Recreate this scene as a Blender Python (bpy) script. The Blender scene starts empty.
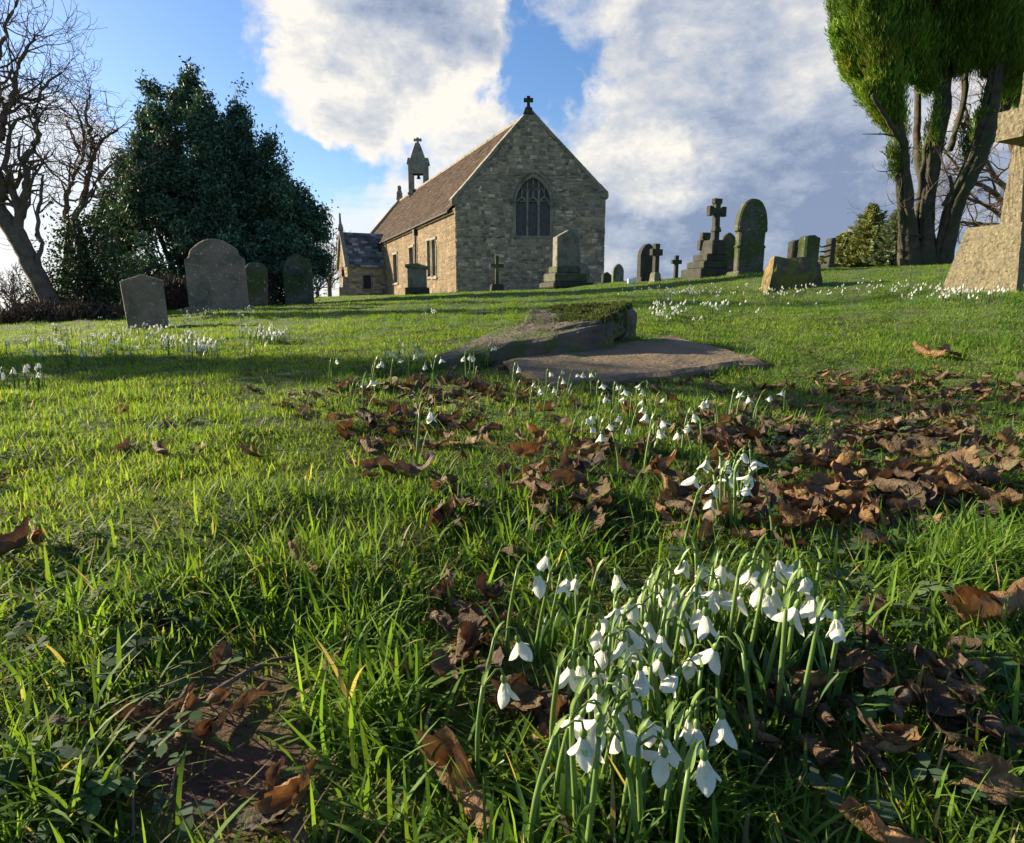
import bpy, math, random
import numpy as np
from mathutils import Vector, Matrix

# ------------------------------------------------------------------ camera, sky, sun, exposure
C = bpy.context.scene
R = math.radians
W, H, F, PITCH, CAMH = 1024, 843, 620.0, R(10.37), 0.30
SUN_AZ, SUN_EL = -68.0, 19.0          # degrees, clockwise from straight ahead
cam_d = bpy.data.cameras.new('camera'); cam = bpy.data.objects.new('camera', cam_d); C.collection.objects.link(cam)
cam_d.sensor_fit = 'HORIZONTAL'; cam_d.sensor_width = 36; cam_d.lens = 36 * F / W
cam_d.clip_start = 0.01; cam_d.clip_end = 6000
cam.location = (0, 0, CAMH); cam.rotation_euler = (R(90) - PITCH, 0, 0)
C.camera = cam
C.view_settings.view_transform = 'Standard'; C.view_settings.look = 'None'
C.view_settings.exposure = 1.46; C.view_settings.gamma = 1
C.render.engine = 'CYCLES'
C.cycles.use_denoising = True
C.cycles.max_bounces = 6; C.cycles.diffuse_bounces = 3; C.cycles.transmission_bounces = 4; C.cycles.transparent_max_bounces = 4
C.cycles.use_adaptive_sampling = True; C.cycles.adaptive_threshold = 0.02

def ray(px, py):
    rx, uy = (px - W / 2) / F, (H / 2 - py) / F
    sp, cp = math.sin(PITCH), math.cos(PITCH)
    return np.array([rx, cp + uy * sp, -sp + uy * cp])
def P(px, py, Y):
    d = ray(px, py); t = Y / d[1]
    return np.array([d[0] * t, Y, CAMH + d[2] * t])
def proj(x, y, z):
    sp, cp = math.sin(PITCH), math.cos(PITCH)
    dz = z - CAMH
    dep = np.maximum(y * cp - dz * sp, 1e-4)
    return W / 2 + F * x / dep, H / 2 - F * (y * sp + dz * cp) / dep

sun_dir = Vector((math.sin(R(SUN_AZ)) * math.cos(R(SUN_EL)), math.cos(R(SUN_AZ)) * math.cos(R(SUN_EL)), math.sin(R(SUN_EL))))
sun_d = bpy.data.lights.new('sun', 'SUN'); sun = bpy.data.objects.new('sun', sun_d); C.collection.objects.link(sun)
sun_d.energy = 5.0; sun_d.angle = R(0.5); sun_d.color = (1.0, 0.86, 0.62)
sun.rotation_euler = sun_dir.to_track_quat('Z', 'Y').to_euler(); sun.location = (-30, 12, 20)

world = bpy.data.worlds.new('World'); C.world = world; world.use_nodes = True
wt = world.node_tree; wn = wt.nodes; wl = wt.links; wn.clear()
def wnode(t, **k):
    n = wn.new(t)
    for a, v in k.items(): setattr(n, a, v)
    return n
def wmath(op, a, b=None, clamp=False):
    n = wnode('ShaderNodeMath', operation=op, use_clamp=clamp)
    for i, v in enumerate((a, b)):
        if v is None: continue
        if isinstance(v, (int, float)): n.inputs[i].default_value = v
        else: wl.new(v, n.inputs[i])
    return n.outputs[0]
def wmap(v, a, b, c, d, smooth=True):
    n = wnode('ShaderNodeMapRange', interpolation_type='SMOOTHSTEP' if smooth else 'LINEAR')
    wl.new(v, n.inputs['Value'])
    for k, x in zip(('From Min', 'From Max', 'To Min', 'To Max'), (a, b, c, d)): n.inputs[k].default_value = x
    return n.outputs['Result']
def wmix(f, a, b, mode='MIX'):
    n = wnode('ShaderNodeMix', data_type='RGBA', blend_type=mode)
    if isinstance(f, (int, float)): n.inputs[0].default_value = f
    else: wl.new(f, n.inputs[0])
    for i, v in ((6, a), (7, b)):
        if isinstance(v, tuple): n.inputs[i].default_value = (*v, 1)
        else: wl.new(v, n.inputs[i])
    return n.outputs[2]
tc = wnode('ShaderNodeTexCoord')
sky = wnode('ShaderNodeTexSky', sky_type='NISHITA', sun_disc=False, sun_elevation=R(SUN_EL), sun_rotation=R(SUN_AZ))
sky.air_density = 1.0; sky.dust_density = 0.6; sky.ozone_density = 2.0
dirv = tc.outputs['Generated']
CLOUD_COVER = [(300, 20, 95, 1.0), (380, 20, 110, 1.0), (330, 85, 60, .6), (400, 95, 55, .45), (470, 115, 60, .32), (440, -60, 150, .9), (490, 170, 80, .32), (530, 120, 50, .3), (420, 215, 60, .5), (380, 160, 40, .25),
               (720, 80, 150, .62), (640, 150, 90, .8), (620, 40, 70, .32), (760, 210, 170, 1.1), (880, 120, 160, .7), (900, 240, 130, .8), (1100, 100, 260, .7), (620, 250, 110, .8), (760, -160, 240, .6), (250, -200, 160, .5), (560, 180, 60, .25)]
CLOUD_GAP = [(520, 55, 50, .7), (550, 0, 60, .5), (585, 80, 45, .35), (545, 95, 35, .25), (490, 75, 25, .2), (600, 20, 40, .2), (150, 60, 150, .8), (270, 190, 80, .6), (340, 160, 45, .3), (765, 245, 50, .4), (640, 90, 40, .45), (830, 200, 40, .25), (700, 40, 45, .25), (615, 45, 40, .3)]
CLOUD_LOW = [(10, 190, 90, .8), (60, 290, 130, .9), (370, 260, 110, .7), (300, 290, 120, .6), (-200, 220, 220, 1.0), (350, 215, 60, .4), (100, 150, 60, .35)]
CLOUD_BRIGHT = [(640, 165, 45, .55), (300, 60, 80, .5), (420, 95, 60, .4), (480, 130, 60, .4), (590, 60, 60, .3), (820, 80, 90, .25), (700, 110, 70, .25), (270, 20, 60, .3), (420, 200, 80, .4)]
CLOUD_DARK = [(790, 225, 150, .62), (400, 15, 75, .5), (650, 30, 110, .2), (890, 220, 130, .35), (680, 250, 90, .4), (600, 250, 80, .3), (760, 40, 110, .2), (720, 130, 60, .2)]
SKY_VALUE = 1.2
nvec = wnode('ShaderNodeVectorMath', operation='NORMALIZE'); wl.new(dirv, nvec.inputs[0])
def wvec(op, a, b):
    n = wnode('ShaderNodeVectorMath', operation=op)
    for i, v in ((0, a), (1, b)):
        if isinstance(v, tuple): n.inputs[i].default_value = v
        else: wl.new(v, n.inputs[i])
    return n.outputs[0]
def wnoise(scale, detail, rough, stretch=(1, 1, 1), dist=0.0, off=0.0, src=None, colour=False):
    m = wnode('ShaderNodeMapping'); wl.new(src or nvec.outputs[0], m.inputs[0])
    m.inputs['Scale'].default_value = stretch; m.inputs['Location'].default_value = (off, off * .7, off * .3)
    n = wnode('ShaderNodeTexNoise'); wl.new(m.outputs[0], n.inputs['Vector'])
    n.inputs['Scale'].default_value = scale; n.inputs['Detail'].default_value = detail
    n.inputs['Roughness'].default_value = rough; n.inputs['Distortion'].default_value = dist
    return n.outputs['Color' if colour else 'Fac']
def warped(src, scale, detail, amt, off):
    k = wvec('MULTIPLY', wvec('SUBTRACT', wnoise(scale, detail, .6, off=off, src=src, colour=True), (.5, .5, .5)), (amt, amt, amt))
    return wvec('ADD', src, k)
wdir = warped(nvec.outputs[0], 3.5, 5, .26, 2.2)
wdir = warped(wdir, 11.0, 6, .10, 5.1)
wdn = wnode('ShaderNodeVectorMath', operation='NORMALIZE'); wl.new(wdir, wdn.inputs[0]); wdir = wdn.outputs[0]
def blob(px, py, rad, src):           # soft round patch of sky around one compass direction and height
    d = Vector(ray(px, py)).normalized()
    n = wnode('ShaderNodeVectorMath', operation='DOT_PRODUCT'); wl.new(src, n.inputs[0]); n.inputs[1].default_value = d
    return wmap(n.outputs['Value'], math.cos(math.atan(rad / F)), 1.0, 0.0, 1.0)
def blobs(lst, src=None):
    tot = None
    for px, py, rad, w in lst:
        b = wmath('MULTIPLY', blob(px, py, rad, src or wdir), w)
        tot = b if tot is None else wmath('ADD', tot, b)
    return tot
n_big = wnoise(5.0, 10, 0.6, (1, 1, 1.5), 0.1, 3.1)
n_med = wnoise(9.0, 12, 0.66, (1, 1, 1.7), 0.1, 7.7)
n_med2 = wnoise(9.0, 12, 0.66, (1, 1, 1.7), 0.1, 7.7, wvec('ADD', nvec.outputs[0], (sun_dir.x * .035, sun_dir.y * .02, .03)))
n_streak = wnoise(5.0, 8, 0.62, (0.8, 0.8, 5.5), 0.4, 1.3)
cover = blobs(CLOUD_COVER)
gap = blobs(CLOUD_GAP)
dens = wmath('SUBTRACT', cover, gap)
dens = wmath('ADD', dens, wmath('MULTIPLY', wmath('SUBTRACT', n_big, 0.5), 1.7))
dens = wmath('ADD', dens, wmath('MULTIPLY', wmath('SUBTRACT', n_med, 0.5), 1.0))
alpha = wmap(dens, 0.0, 0.80, 0.0, 0.96)
relief = wmath('SUBTRACT', n_med2, n_med)          # thicker towards the sun = this side is in shade
low = blobs(CLOUD_LOW)
streak = wmap(wmath('ADD', wmath('MULTIPLY', low, 0.75), wmath('MULTIPLY', wmath('SUBTRACT', n_streak, .5), 1.9)), 0.28, 1.0, 0.0, 0.85)
shade = wmath('ADD', wmath('MULTIPLY', wmap(dens, .3, 2.0, 0, 1), .35), wmath('MULTIPLY', relief, 2.3))
shade = wmath('ADD', shade, wmath('SUBTRACT', blobs(CLOUD_DARK), blobs(CLOUD_BRIGHT)))
shade = wmath('ADD', shade, wmath('MULTIPLY', wmath('SUBTRACT', n_big, .5), .9))
shade = wmath('ADD', shade, wmath('MULTIPLY', wmath('SUBTRACT', n_streak, .5), .7))
shade = wmap(shade, -0.35, 1.2, 0.0, 1.0, False)
ramp = wnode('ShaderNodeValToRGB'); wl.new(shade, ramp.inputs[0])
ramp.color_ramp.elements[0].color = (7.2, 6.8, 6.1, 1); ramp.color_ramp.elements[1].color = (1.75, 2.25, 3.3, 1)
e = ramp.color_ramp.elements.new(0.3); e.color = (5.1, 5.15, 5.2, 1)
e = ramp.color_ramp.elements.new(0.62); e.color = (3.3, 3.7, 4.5, 1)
hsv = wnode('ShaderNodeHueSaturation'); wl.new(sky.outputs[0], hsv.inputs['Color'])
hsv.inputs['Saturation'].default_value = 1.15; hsv.inputs['Value'].default_value = SKY_VALUE
base = wmix(1.0, hsv.outputs[0], (0.95, 1.0, 1.15), 'MULTIPLY')
col = wmix(streak, base, (6.3, 6.5, 6.8))
col = wmix(alpha, col, ramp.outputs[0])
bg = wnode('ShaderNodeBackground'); wl.new(col, bg.inputs['Color']); bg.inputs['Strength'].default_value = 0.053
wo = wnode('ShaderNodeOutputWorld'); wl.new(bg.outputs[0], wo.inputs[0])

# ------------------------------------------------------------------ helpers
rnd = random.Random(7); rng = np.random.default_rng(7)
def tag(o, label=None, cat=None, group=None, kind=None):
    if label: o['label'] = label
    if cat: o['category'] = cat
    if group: o['group'] = group
    if kind: o['kind'] = kind
    return o
def link(o): C.collection.objects.link(o); return o
def empty(name, loc, yaw=0.0, tilt=(0, 0)):
    o = link(bpy.data.objects.new(name, None)); o.location = Vector(loc); o.rotation_euler = (tilt[0], tilt[1], yaw); o.empty_display_size = .1
    return o
def kids(o): return [c for c in bpy.data.objects if c.parent == o]
class MB:
    def __init__(s): s.v = []; s.f = []; s.c = []; s.m = []; s.uv = None; s.mat = 0
    def add(s, vs, fs, col=(1, 1, 1)):
        b = len(s.v); s.v.extend([tuple(map(float, q)) for q in vs])
        s.f.extend([tuple(i + b for i in f) for f in fs]); s.c.extend([col] * len(vs)); s.m.extend([s.mat] * len(fs))
    def box(s, c, size, M=None, col=(1, 1, 1), taper=1.0, bev=0.0):
        x, y, z = (d / 2 for d in size)
        b = min(bev, x * .4, y * .4, z * .4)
        out = []
        if b <= 0:
            for k, t in ((-1, 1.0), (1, taper)):
                out += [(-x * t, -y * t, k * z), (x * t, -y * t, k * z), (x * t, y * t, k * z), (-x * t, y * t, k * z)]
            fs = [(3, 2, 1, 0), (4, 5, 6, 7)] + [(i, (i + 1) % 4, (i + 1) % 4 + 4, i + 4) for i in range(4)]
        else:
            lv = [(-z, 1, b), (-z + b, 1, 0), (z - b, taper, 0), (z, taper, b)]
            for zz, t, ins in lv:
                X, Y = x * t - ins, y * t - ins; k = b * .8 if ins == 0 else b * .3
                out += [(-X + k, -Y, zz), (X - k, -Y, zz), (X, -Y + k, zz), (X, Y - k, zz), (X - k, Y, zz), (-X + k, Y, zz), (-X, Y - k, zz), (-X, -Y + k, zz)]
            fs = [tuple(range(7, -1, -1)), tuple(range(24, 32))]
            for q in range(3): fs += [(q * 8 + i, q * 8 + (i + 1) % 8, q * 8 + 8 + (i + 1) % 8, q * 8 + 8 + i) for i in range(8)]
        vs = [Vector(p) for p in out]
        if M is not None: vs = [M @ p for p in vs]
        s.add([p + Vector(c) for p in vs], fs, col)
    def tube(s, pts, rad, n=6, col=(1, 1, 1), cap=True):
        pts = [Vector(p) for p in pts]; vs = []; fs = []
        ref = Vector((0.31, 0.17, 0.93))
        for i, p in enumerate(pts):
            d = (pts[min(i + 1, len(pts) - 1)] - pts[max(i - 1, 0)])
            d = d.normalized() if d.length > 1e-9 else Vector((0, 0, 1))
            if abs(d.dot(ref)) > .97: u = d.cross(Vector((1, 0, 0))).normalized()
            else: u = d.cross(ref).normalized()
            w = d.cross(u)
            r = rad[i] if hasattr(rad, '__len__') else rad
            for k in range(n):
                a = 2 * math.pi * k / n
                vs.append(p + u * (math.cos(a) * r) + w * (math.sin(a) * r))
        for i in range(len(pts) - 1):
            for k in range(n):
                fs.append((i * n + k, i * n + (k + 1) % n, (i + 1) * n + (k + 1) % n, (i + 1) * n + k))
        if cap: fs.append(tuple(range(n - 1, -1, -1))); fs.append(tuple((len(pts) - 1) * n + k for k in range(n)))
        s.add(vs, fs, col)
    def prism(s, outline, t, bev=.015, col=(1, 1, 1), M=None, off=(0, 0, 0), rough=0.0):
        """outline in (x,z), counter-clockwise seen from -y; extruded along y by t, edges chamfered"""
        n = len(outline); o = [Vector((a, b)) for a, b in outline]; nor = []
        for i in range(n):
            e1 = (o[i] - o[i - 1]).normalized(); e2 = (o[(i + 1) % n] - o[i]).normalized()
            q = Vector((e1.y + e2.y, -e1.x - e2.x)); q = q.normalized() if q.length > 1e-6 else Vector((e1.y, -e1.x)); nor.append(q)
        if rough: o = [p + q * rnd.uniform(-rough, rough) for p, q in zip(o, nor)]
        vs = []
        for yy, ins in ((-t / 2, bev), (-t / 2 + bev, 0), (t / 2 - bev, 0), (t / 2, bev)):
            for p, q in zip(o, nor): vs.append(Vector((p.x - q.x * ins, yy, p.y - q.y * ins)))
        fs = [tuple(range(n)), tuple(range(4 * n - 1, 3 * n - 1, -1))]
        for k in range(3): fs += [(k * n + (i + 1) % n, k * n + i, (k + 1) * n + i, (k + 1) * n + (i + 1) % n) for i in range(n)]
        if M is not None: vs = [M @ p for p in vs]
        s.add([p + Vector(off) for p in vs], fs, col)
    def build(s, name, mat, parent=None, smooth=False, origin=None, inv=None):
        v = np.array(s.v, dtype=np.float64).reshape(-1, 3)
        if origin is not None: v = v - np.array(origin)
        me = bpy.data.meshes.new(name); me.from_pydata(v.tolist(), [], s.f)
        ca = me.color_attributes.new('Col', 'FLOAT_COLOR', 'POINT')
        c = np.ones((len(s.v), 4), np.float32); c[:, :3] = np.array(s.c, np.float32).reshape(-1, 3); ca.data.foreach_set('color', c.ravel())
        mats = mat if isinstance(mat, (list, tuple)) else [mat]
        for m in mats: me.materials.append(m)
        if len(mats) > 1: me.polygons.foreach_set('material_index', s.m)
        if smooth: me.polygons.foreach_set('use_smooth', [True] * len(s.f))
        me.update()
        o = link(bpy.data.objects.new(name, me))
        if parent: o.parent = parent
        return o
def npmesh(name, v, faces_list, col, mat, parent=None, smooth=False):
    """faces_list: list of int arrays (n,k); fast mesh from numpy"""
    me = bpy.data.meshes.new(name); v = np.asarray(v, np.float32)
    loops = np.concatenate([f.ravel() for f in faces_list]).astype(np.int32)
    tot = np.concatenate([np.full(len(f), f.shape[1], np.int32) for f in faces_list])
    start = np.concatenate([[0], np.cumsum(tot)[:-1]]).astype(np.int32)
    me.vertices.add(len(v)); me.vertices.foreach_set('co', v.ravel())
    me.loops.add(len(loops)); me.loops.foreach_set('vertex_index', loops)
    me.polygons.add(len(tot)); me.polygons.foreach_set('loop_start', start); me.polygons.foreach_set('loop_total', tot)
    if smooth: me.polygons.foreach_set('use_smooth', np.ones(len(tot), bool))
    me.update(calc_edges=True)
    ca = me.color_attributes.new('Col', 'FLOAT_COLOR', 'POINT')
    c = np.ones((len(v), 4), np.float32); c[:, :3] = col; ca.data.foreach_set('color', c.ravel())
    me.materials.append(mat)
    o = link(bpy.data.objects.new(name, me))
    if parent: o.parent = parent
    return o

def hash2(ix, iy, seed):
    h = (ix.astype(np.int64) * 374761393 + iy.astype(np.int64) * 668265263 + seed * 1442695041) & 0xffffffff
    h = ((h ^ (h >> 13)) * 1274126177) & 0xffffffff
    return ((h ^ (h >> 16)) & 0xffff) / 65535.0
def vnoise(x, y, s, seed=0):
    x = np.asarray(x, float) / s; y = np.asarray(y, float) / s
    ix, iy = np.floor(x), np.floor(y); fx, fy = x - ix, y - iy
    fx = fx * fx * (3 - 2 * fx); fy = fy * fy * (3 - 2 * fy)
    a, b, c, d = hash2(ix, iy, seed), hash2(ix + 1, iy, seed), hash2(ix, iy + 1, seed), hash2(ix + 1, iy + 1, seed)
    return (a * (1 - fx) + b * fx) * (1 - fy) + (c * (1 - fx) + d * fx) * fy
def sstep(x, a, b):
    t = np.clip((x - a) / (b - a), 0, 1); return t * t * (3 - 2 * t)

# ------------------------------------------------------------------ materials
def mat(name, c1=(.5, .5, .5), c2=None, scale=5.0, detail=6, rough=.8, bump=0.0, bscale=None, c3=None, pscale=2.0, pthr=(.5, .6),
        attr=False, transl=0.0, tcol=None, spec=.3, c4=None, qscale=12.0, qthr=(.62, .68), metal=0.0, lo=.35, hi=.65, dist=0.0):
    m = bpy.data.materials.new(name); m.use_nodes = True; t = m.node_tree; n = t.nodes; l = t.links; n.clear()
    out = n.new('ShaderNodeOutputMaterial'); pb = n.new('ShaderNodeBsdfPrincipled')
    pb.inputs['Roughness'].default_value = rough; pb.inputs['Specular IOR Level'].default_value = spec; pb.inputs['Metallic'].default_value = metal
    co = n.new('ShaderNodeTexCoord').outputs['Object']
    def noise(s, d=6, off=0.0):
        mp = n.new('ShaderNodeMapping'); mp.inputs['Location'].default_value = (off, off, off); l.new(co, mp.inputs[0])
        q = n.new('ShaderNodeTexNoise'); l.new(mp.outputs[0], q.inputs['Vector']); q.inputs['Scale'].default_value = s; q.inputs['Detail'].default_value = d
        q.inputs['Roughness'].default_value = .6; q.inputs['Distortion'].default_value = dist
        return q.outputs['Fac']
    def mr(v, a, b):
        q = n.new('ShaderNodeMapRange'); l.new(v, q.inputs['Value']); q.inputs['From Min'].default_value = a; q.inputs['From Max'].default_value = b; return q.outputs['Result']
    def mix(f, a, b, mode='MIX'):
        q = n.new('ShaderNodeMix'); q.data_type = 'RGBA'; q.blend_type = mode
        if isinstance(f, float): q.inputs[0].default_value = f
        else: l.new(f, q.inputs[0])
        for i, v in ((6, a), (7, b)):
            if isinstance(v, tuple): q.inputs[i].default_value = (*v, 1)
            else: l.new(v, q.inputs[i])
        return q.outputs[2]
    cur = c1
    if c2: cur = mix(mr(noise(scale, detail), lo, hi), c1, c2)
    if c3: cur = mix(mr(noise(pscale, 7, 3.3), *pthr), cur, c3)
    if c4: cur = mix(mr(noise(qscale, 5, 9.1), *qthr), cur, c4)
    if attr:
        a = n.new('ShaderNodeAttribute'); a.attribute_name = 'Col'
        cur = mix(1.0, cur, a.outputs['Color'], 'MULTIPLY')
    if isinstance(cur, tuple): pb.inputs['Base Color'].default_value = (*cur, 1)
    else: l.new(cur, pb.inputs['Base Color'])
    if bump:
        b = n.new('ShaderNodeBump'); b.inputs['Strength'].default_value = bump; b.inputs['Distance'].default_value = .02
        l.new(noise(bscale or scale * 3, 8, 5.5), b.inputs['Height']); l.new(b.outputs[0], pb.inputs['Normal'])
    sh = pb.outputs[0]
    if transl:
        tr = n.new('ShaderNodeBsdfTranslucent')
        tc_ = mix(1.0, cur, tcol or (1.0, 1.0, 1.0), 'MULTIPLY')
        l.new(tc_, tr.inputs['Color'])
        ms = n.new('ShaderNodeMixShader'); ms.inputs[0].default_value = transl; l.new(sh, ms.inputs[1]); l.new(tr.outputs[0], ms.inputs[2]); sh = ms.outputs[0]
    l.new(sh, out.inputs[0])
    return m
M = {}
M['soil'] = mat('soil', (.042, .027, .018), (.075, .052, .034), 14, 8, .95, 1.0, 30, c3=(.07, .115, .018), pscale=5.0, pthr=(.34, .50), c4=(.085, .065, .035), qscale=40, attr=True)
M['grass'] = mat('grass_blade', (1, 1, 1), rough=.6, attr=True, transl=.5, tcol=(1.35, 1.25, .5), spec=.15)
M['cover'] = mat('herb_leaf', (1, 1, 1), (.7, .75, .7), 200, 3, rough=.75, attr=True, transl=.25, tcol=(1.1, 1.15, .6), spec=.1)
M['deadleaf'] = mat('dead_leaf', (1.35, 1.28, 1.2), (.65, .60, .58), 3.2, 8, .7, .45, 9, attr=True, transl=.15, tcol=(1.25, .9, .6), spec=.3)
M['petal'] = mat('petal', (.84, .84, .77), (.76, .77, .68), 300, 3, rough=.55, attr=True, transl=.40, tcol=(1, .97, .84), spec=.2, bump=.15, bscale=900)
M['stem'] = mat('flower_stem', (.19, .27, .07), (.13, .22, .05), 40, 3, .4, transl=.25, spec=.35)
M['fleaf'] = mat('flower_leaf', (.07, .14, .045), (.05, .11, .03), 30, 3, .4, transl=.3, tcol=(1.2, 1.2, .5), spec=.35)
M['rubble'] = mat('rubble_stone', (1.15, 1.06, .96), (1.5, 1.38, 1.22), 3, 8, .92, .8, 14, attr=True, c3=(.56, .54, .50), pscale=1.2, pthr=(.5, .72), c4=(1.2, 1.18, 1.05), qscale=6)
M['mortar'] = mat('mortar', (.34, .31, .25), (.25, .225, .18), 5, 6, .95, .5)
M['mortar_warm'] = mat('warm_mortar', (.19, .148, .098), (.14, .11, .073), 5, 6, .95, .5)
M['ashlar'] = mat('dressed_stone', (.30, .26, .20), (.20, .175, .14), 4, 8, .9, .6, 20, c3=(.09, .09, .06), pscale=2, pthr=(.5, .7))
M['roof'] = mat('roof_slate', (.85, .85, .85), (1.1, 1.05, 1.0), 4, 8, .95, .6, 18, attr=True, spec=.08, c3=(.55, .56, .5), pscale=.9, pthr=(.5, .75), c4=(1.25, 1.2, 1.0), qscale=5)
M['glass'] = mat('window_glass', (.05, .05, .05), (.095, .093, .09), 9, 4, .35, .4, 14, spec=.3)
M['lead'] = mat('iron', (.02, .02, .022), rough=.6)
M['grave'] = mat('weathered_gravestone', (.22, .20, .16), (.14, .13, .105), 6, 8, .92, .7, 26, c3=(.085, .10, .045), pscale=3, pthr=(.48, .66), c4=(.34, .33, .28), qscale=18, qthr=(.60, .66))
M['grave_warm'] = mat('brown_gravestone', (.26, .19, .135), (.17, .125, .09), 6, 8, .92, .7, 26, c3=(.10, .10, .06), pscale=3, pthr=(.5, .7), c4=(.36, .33, .27), qscale=17, qthr=(.60, .66))
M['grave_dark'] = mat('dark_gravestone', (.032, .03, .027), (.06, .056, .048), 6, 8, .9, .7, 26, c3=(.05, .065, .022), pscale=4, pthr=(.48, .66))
M['grave_moss'] = mat('mossy_gravestone', (.12, .11, .085), (.065, .062, .048), 7, 8, .94, 1.0, 26, c3=(.05, .07, .018), pscale=2.6, pthr=(.40, .58), c4=(.24, .23, .17), qscale=16, qthr=(.6, .68))
M['grave_algae'] = mat('algae_gravestone', (.05, .047, .035), (.085, .08, .05), 6, 8, .92, 1.0, 26, c3=(.115, .12, .02), pscale=5, pthr=(.46, .60), c4=(.16, .11, .035), qscale=7, qthr=(.58, .66))
M['granite'] = mat('rough_granite', (.20, .165, .10), (.14, .12, .075), 18, 9, .95, 1.0, 30, c3=(.085, .075, .045), pscale=34, pthr=(.54, .62), c4=(.26, .225, .15), qscale=40, qthr=(.58, .63))
M['sunlit_end'] = mat('sunlit_orange_stone', (.25, .15, .045), (.15, .115, .055), 11, 8, .95, 1.0, 24, c3=(.075, .07, .035), pscale=9, pthr=(.48, .60))  # orange of the sunlit block end, the sun's glow mixed into the stone colour
M['ledger'] = mat('ledger_stone', (.15, .12, .085), (.085, .07, .052), 5, 9, .93, 1.0, 30, c3=(.075, .10, .018), pscale=5, pthr=(.48, .58), c4=(.22, .20, .16), qscale=14, qthr=(.63, .68))
M['ledger_flat'] = mat('worn_ledger_stone', (.21, .15, .088), (.13, .094, .056), 6, 9, .93, .8, 34, c3=(.06, .07, .025), pscale=5, pthr=(.58, .68), c4=(.17, .14, .11), qscale=18, qthr=(.6, .7))
M['moss'] = mat('moss', (.09, .13, .014), (.05, .075, .012), 30, 8, .95, 1.0, 90, c3=(.085, .07, .02), pscale=9, pthr=(.55, .66), transl=.1)
M['bark'] = mat('bark', (.155, .115, .082), (.08, .06, .045), 9, 8, .95, 1.0, 30)
M['bark_red'] = mat('red_bark', (.085, .066, .05), (.036, .03, .022), 5, 8, .95, 1.0, 22, c3=(.035, .045, .02), pscale=1.6, pthr=(.45, .65))
M['twig'] = mat('twig_bark', (.14, .10, .072), (.085, .062, .046), 6, 5, .95)
M['evergreen'] = mat('evergreen_leaf', (1, 1, 1), rough=.6, attr=True, transl=.10, tcol=(1.2, 1.2, .5), spec=.18)
M['cypress'] = mat('cypress_spray', (1, 1, 1), rough=.7, attr=True, transl=.25, tcol=(1.2, 1.15, .5), spec=.2)
M['white'] = mat('white_plastic', (.8, .8, .8), rough=.4)
M['hedge'] = mat('hedge_twig', (1, 1, 1), rough=.9, attr=True, transl=.1)
# ------------------------------------------------------------------ ground surface
pix_pts = [(147, 329, 9), (222, 311, 13), (300, 305, 18), (40, 334, 9.5), (0, 340, 8), (100, 331, 10), (185, 318, 11),
           (385, 299, 46), (350, 301, 46), (458, 293, 32), (606, 287, 32), (540, 290, 31), (565, 289, 22), (417, 295, 28),
           (617, 283, 22), (647, 282, 20), (675, 279, 22), (710, 278, 17), (748, 273, 16), (790, 289, 10), (925, 268, 17), (980, 294, 6), (860, 269, 21), (1060, 262, 17),
           (640, 332, 4.2), (500, 346, 3.2), (760, 353, 3.4), (330, 346, 5), (150, 360, 4), (900, 330, 4.5), (1000, 346, 3.2), (560, 312, 8), (420, 318, 8), (300, 325, 8),
           (700, 306, 7.5), (850, 300, 8), (20, 390, 2.4)]
gp = [tuple(P(*q)) for q in pix_pts]
gp += [(x, y, 0.0) for x in (-1.5, -.7, 0, .7, 1.5) for y in (.3, .9, 1.6, 2.2)]
gp += [(-14.5, 13, -.5), (-20, 10, -1.8), (-25, 26, -2.3), (-16, 30, -.2), (26, 10, 1.5), (28, 25, 1.0), (10, 42, .9), (22, 48, .4), (-8, 62, .7), (0, -5, -.1),
       (-8, -5, -.3), (8, -5, .1), (-8, 2, -.35), (8, 1.5, .32), (-3.5, 3, -.06), (4, 2, .12), (-30, -5, -1.5), (30, -5, .8), (0, -30, -.8)]
gp = np.array(gp)
def warp(x, y): return np.arcsinh(np.asarray(x) / 4.0), np.arcsinh(np.asarray(y) / 4.0) * 1.2
def tpsk(r2): return np.where(r2 > 1e-12, 0.5 * r2 * np.log(np.maximum(r2, 1e-12)), 0)
gu, gv = warp(gp[:, 0], gp[:, 1]); N = len(gp)
K = tpsk((gu[:, None] - gu) ** 2 + (gv[:, None] - gv) ** 2) + np.eye(N) * 0.004
Q = np.c_[np.ones(N), gu, gv]; A = np.zeros((N + 3, N + 3)); A[:N, :N] = K; A[:N, N:] = Q; A[N:, :N] = Q.T
sol = np.linalg.solve(A, np.r_[gp[:, 2], 0, 0, 0]); wts, aff = sol[:N], sol[N:]
def gz(x, y):
    x = np.atleast_1d(np.asarray(x, float)); y = np.atleast_1d(np.asarray(y, float)); shp = x.shape; x = x.ravel(); y = y.ravel()
    z = np.empty(len(x))
    for i in range(0, len(x), 100000):
        xs, ys = x[i:i + 100000], y[i:i + 100000]; u, v = warp(xs, ys)
        z[i:i + 100000] = tpsk((u[:, None] - gu) ** 2 + (v[:, None] - gv) ** 2) @ wts + aff[0] + aff[1] * u + aff[2] * v
    r = np.hypot(x, y); s = sstep(r, 50, 140)
    z = z * (1 - s) + (-5 - np.minimum(r, 900) * .006) * s
    z += (vnoise(x, y, .13, 1) - .5) * .026 + (vnoise(x, y, .45, 2) - .5) * .045 + (vnoise(x, y, 1.7, 3) - .5) * .05 * sstep(r, 1, 3)
    return z.reshape(shp)
def g1(x, y): return float(gz(x, y)[0])
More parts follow.
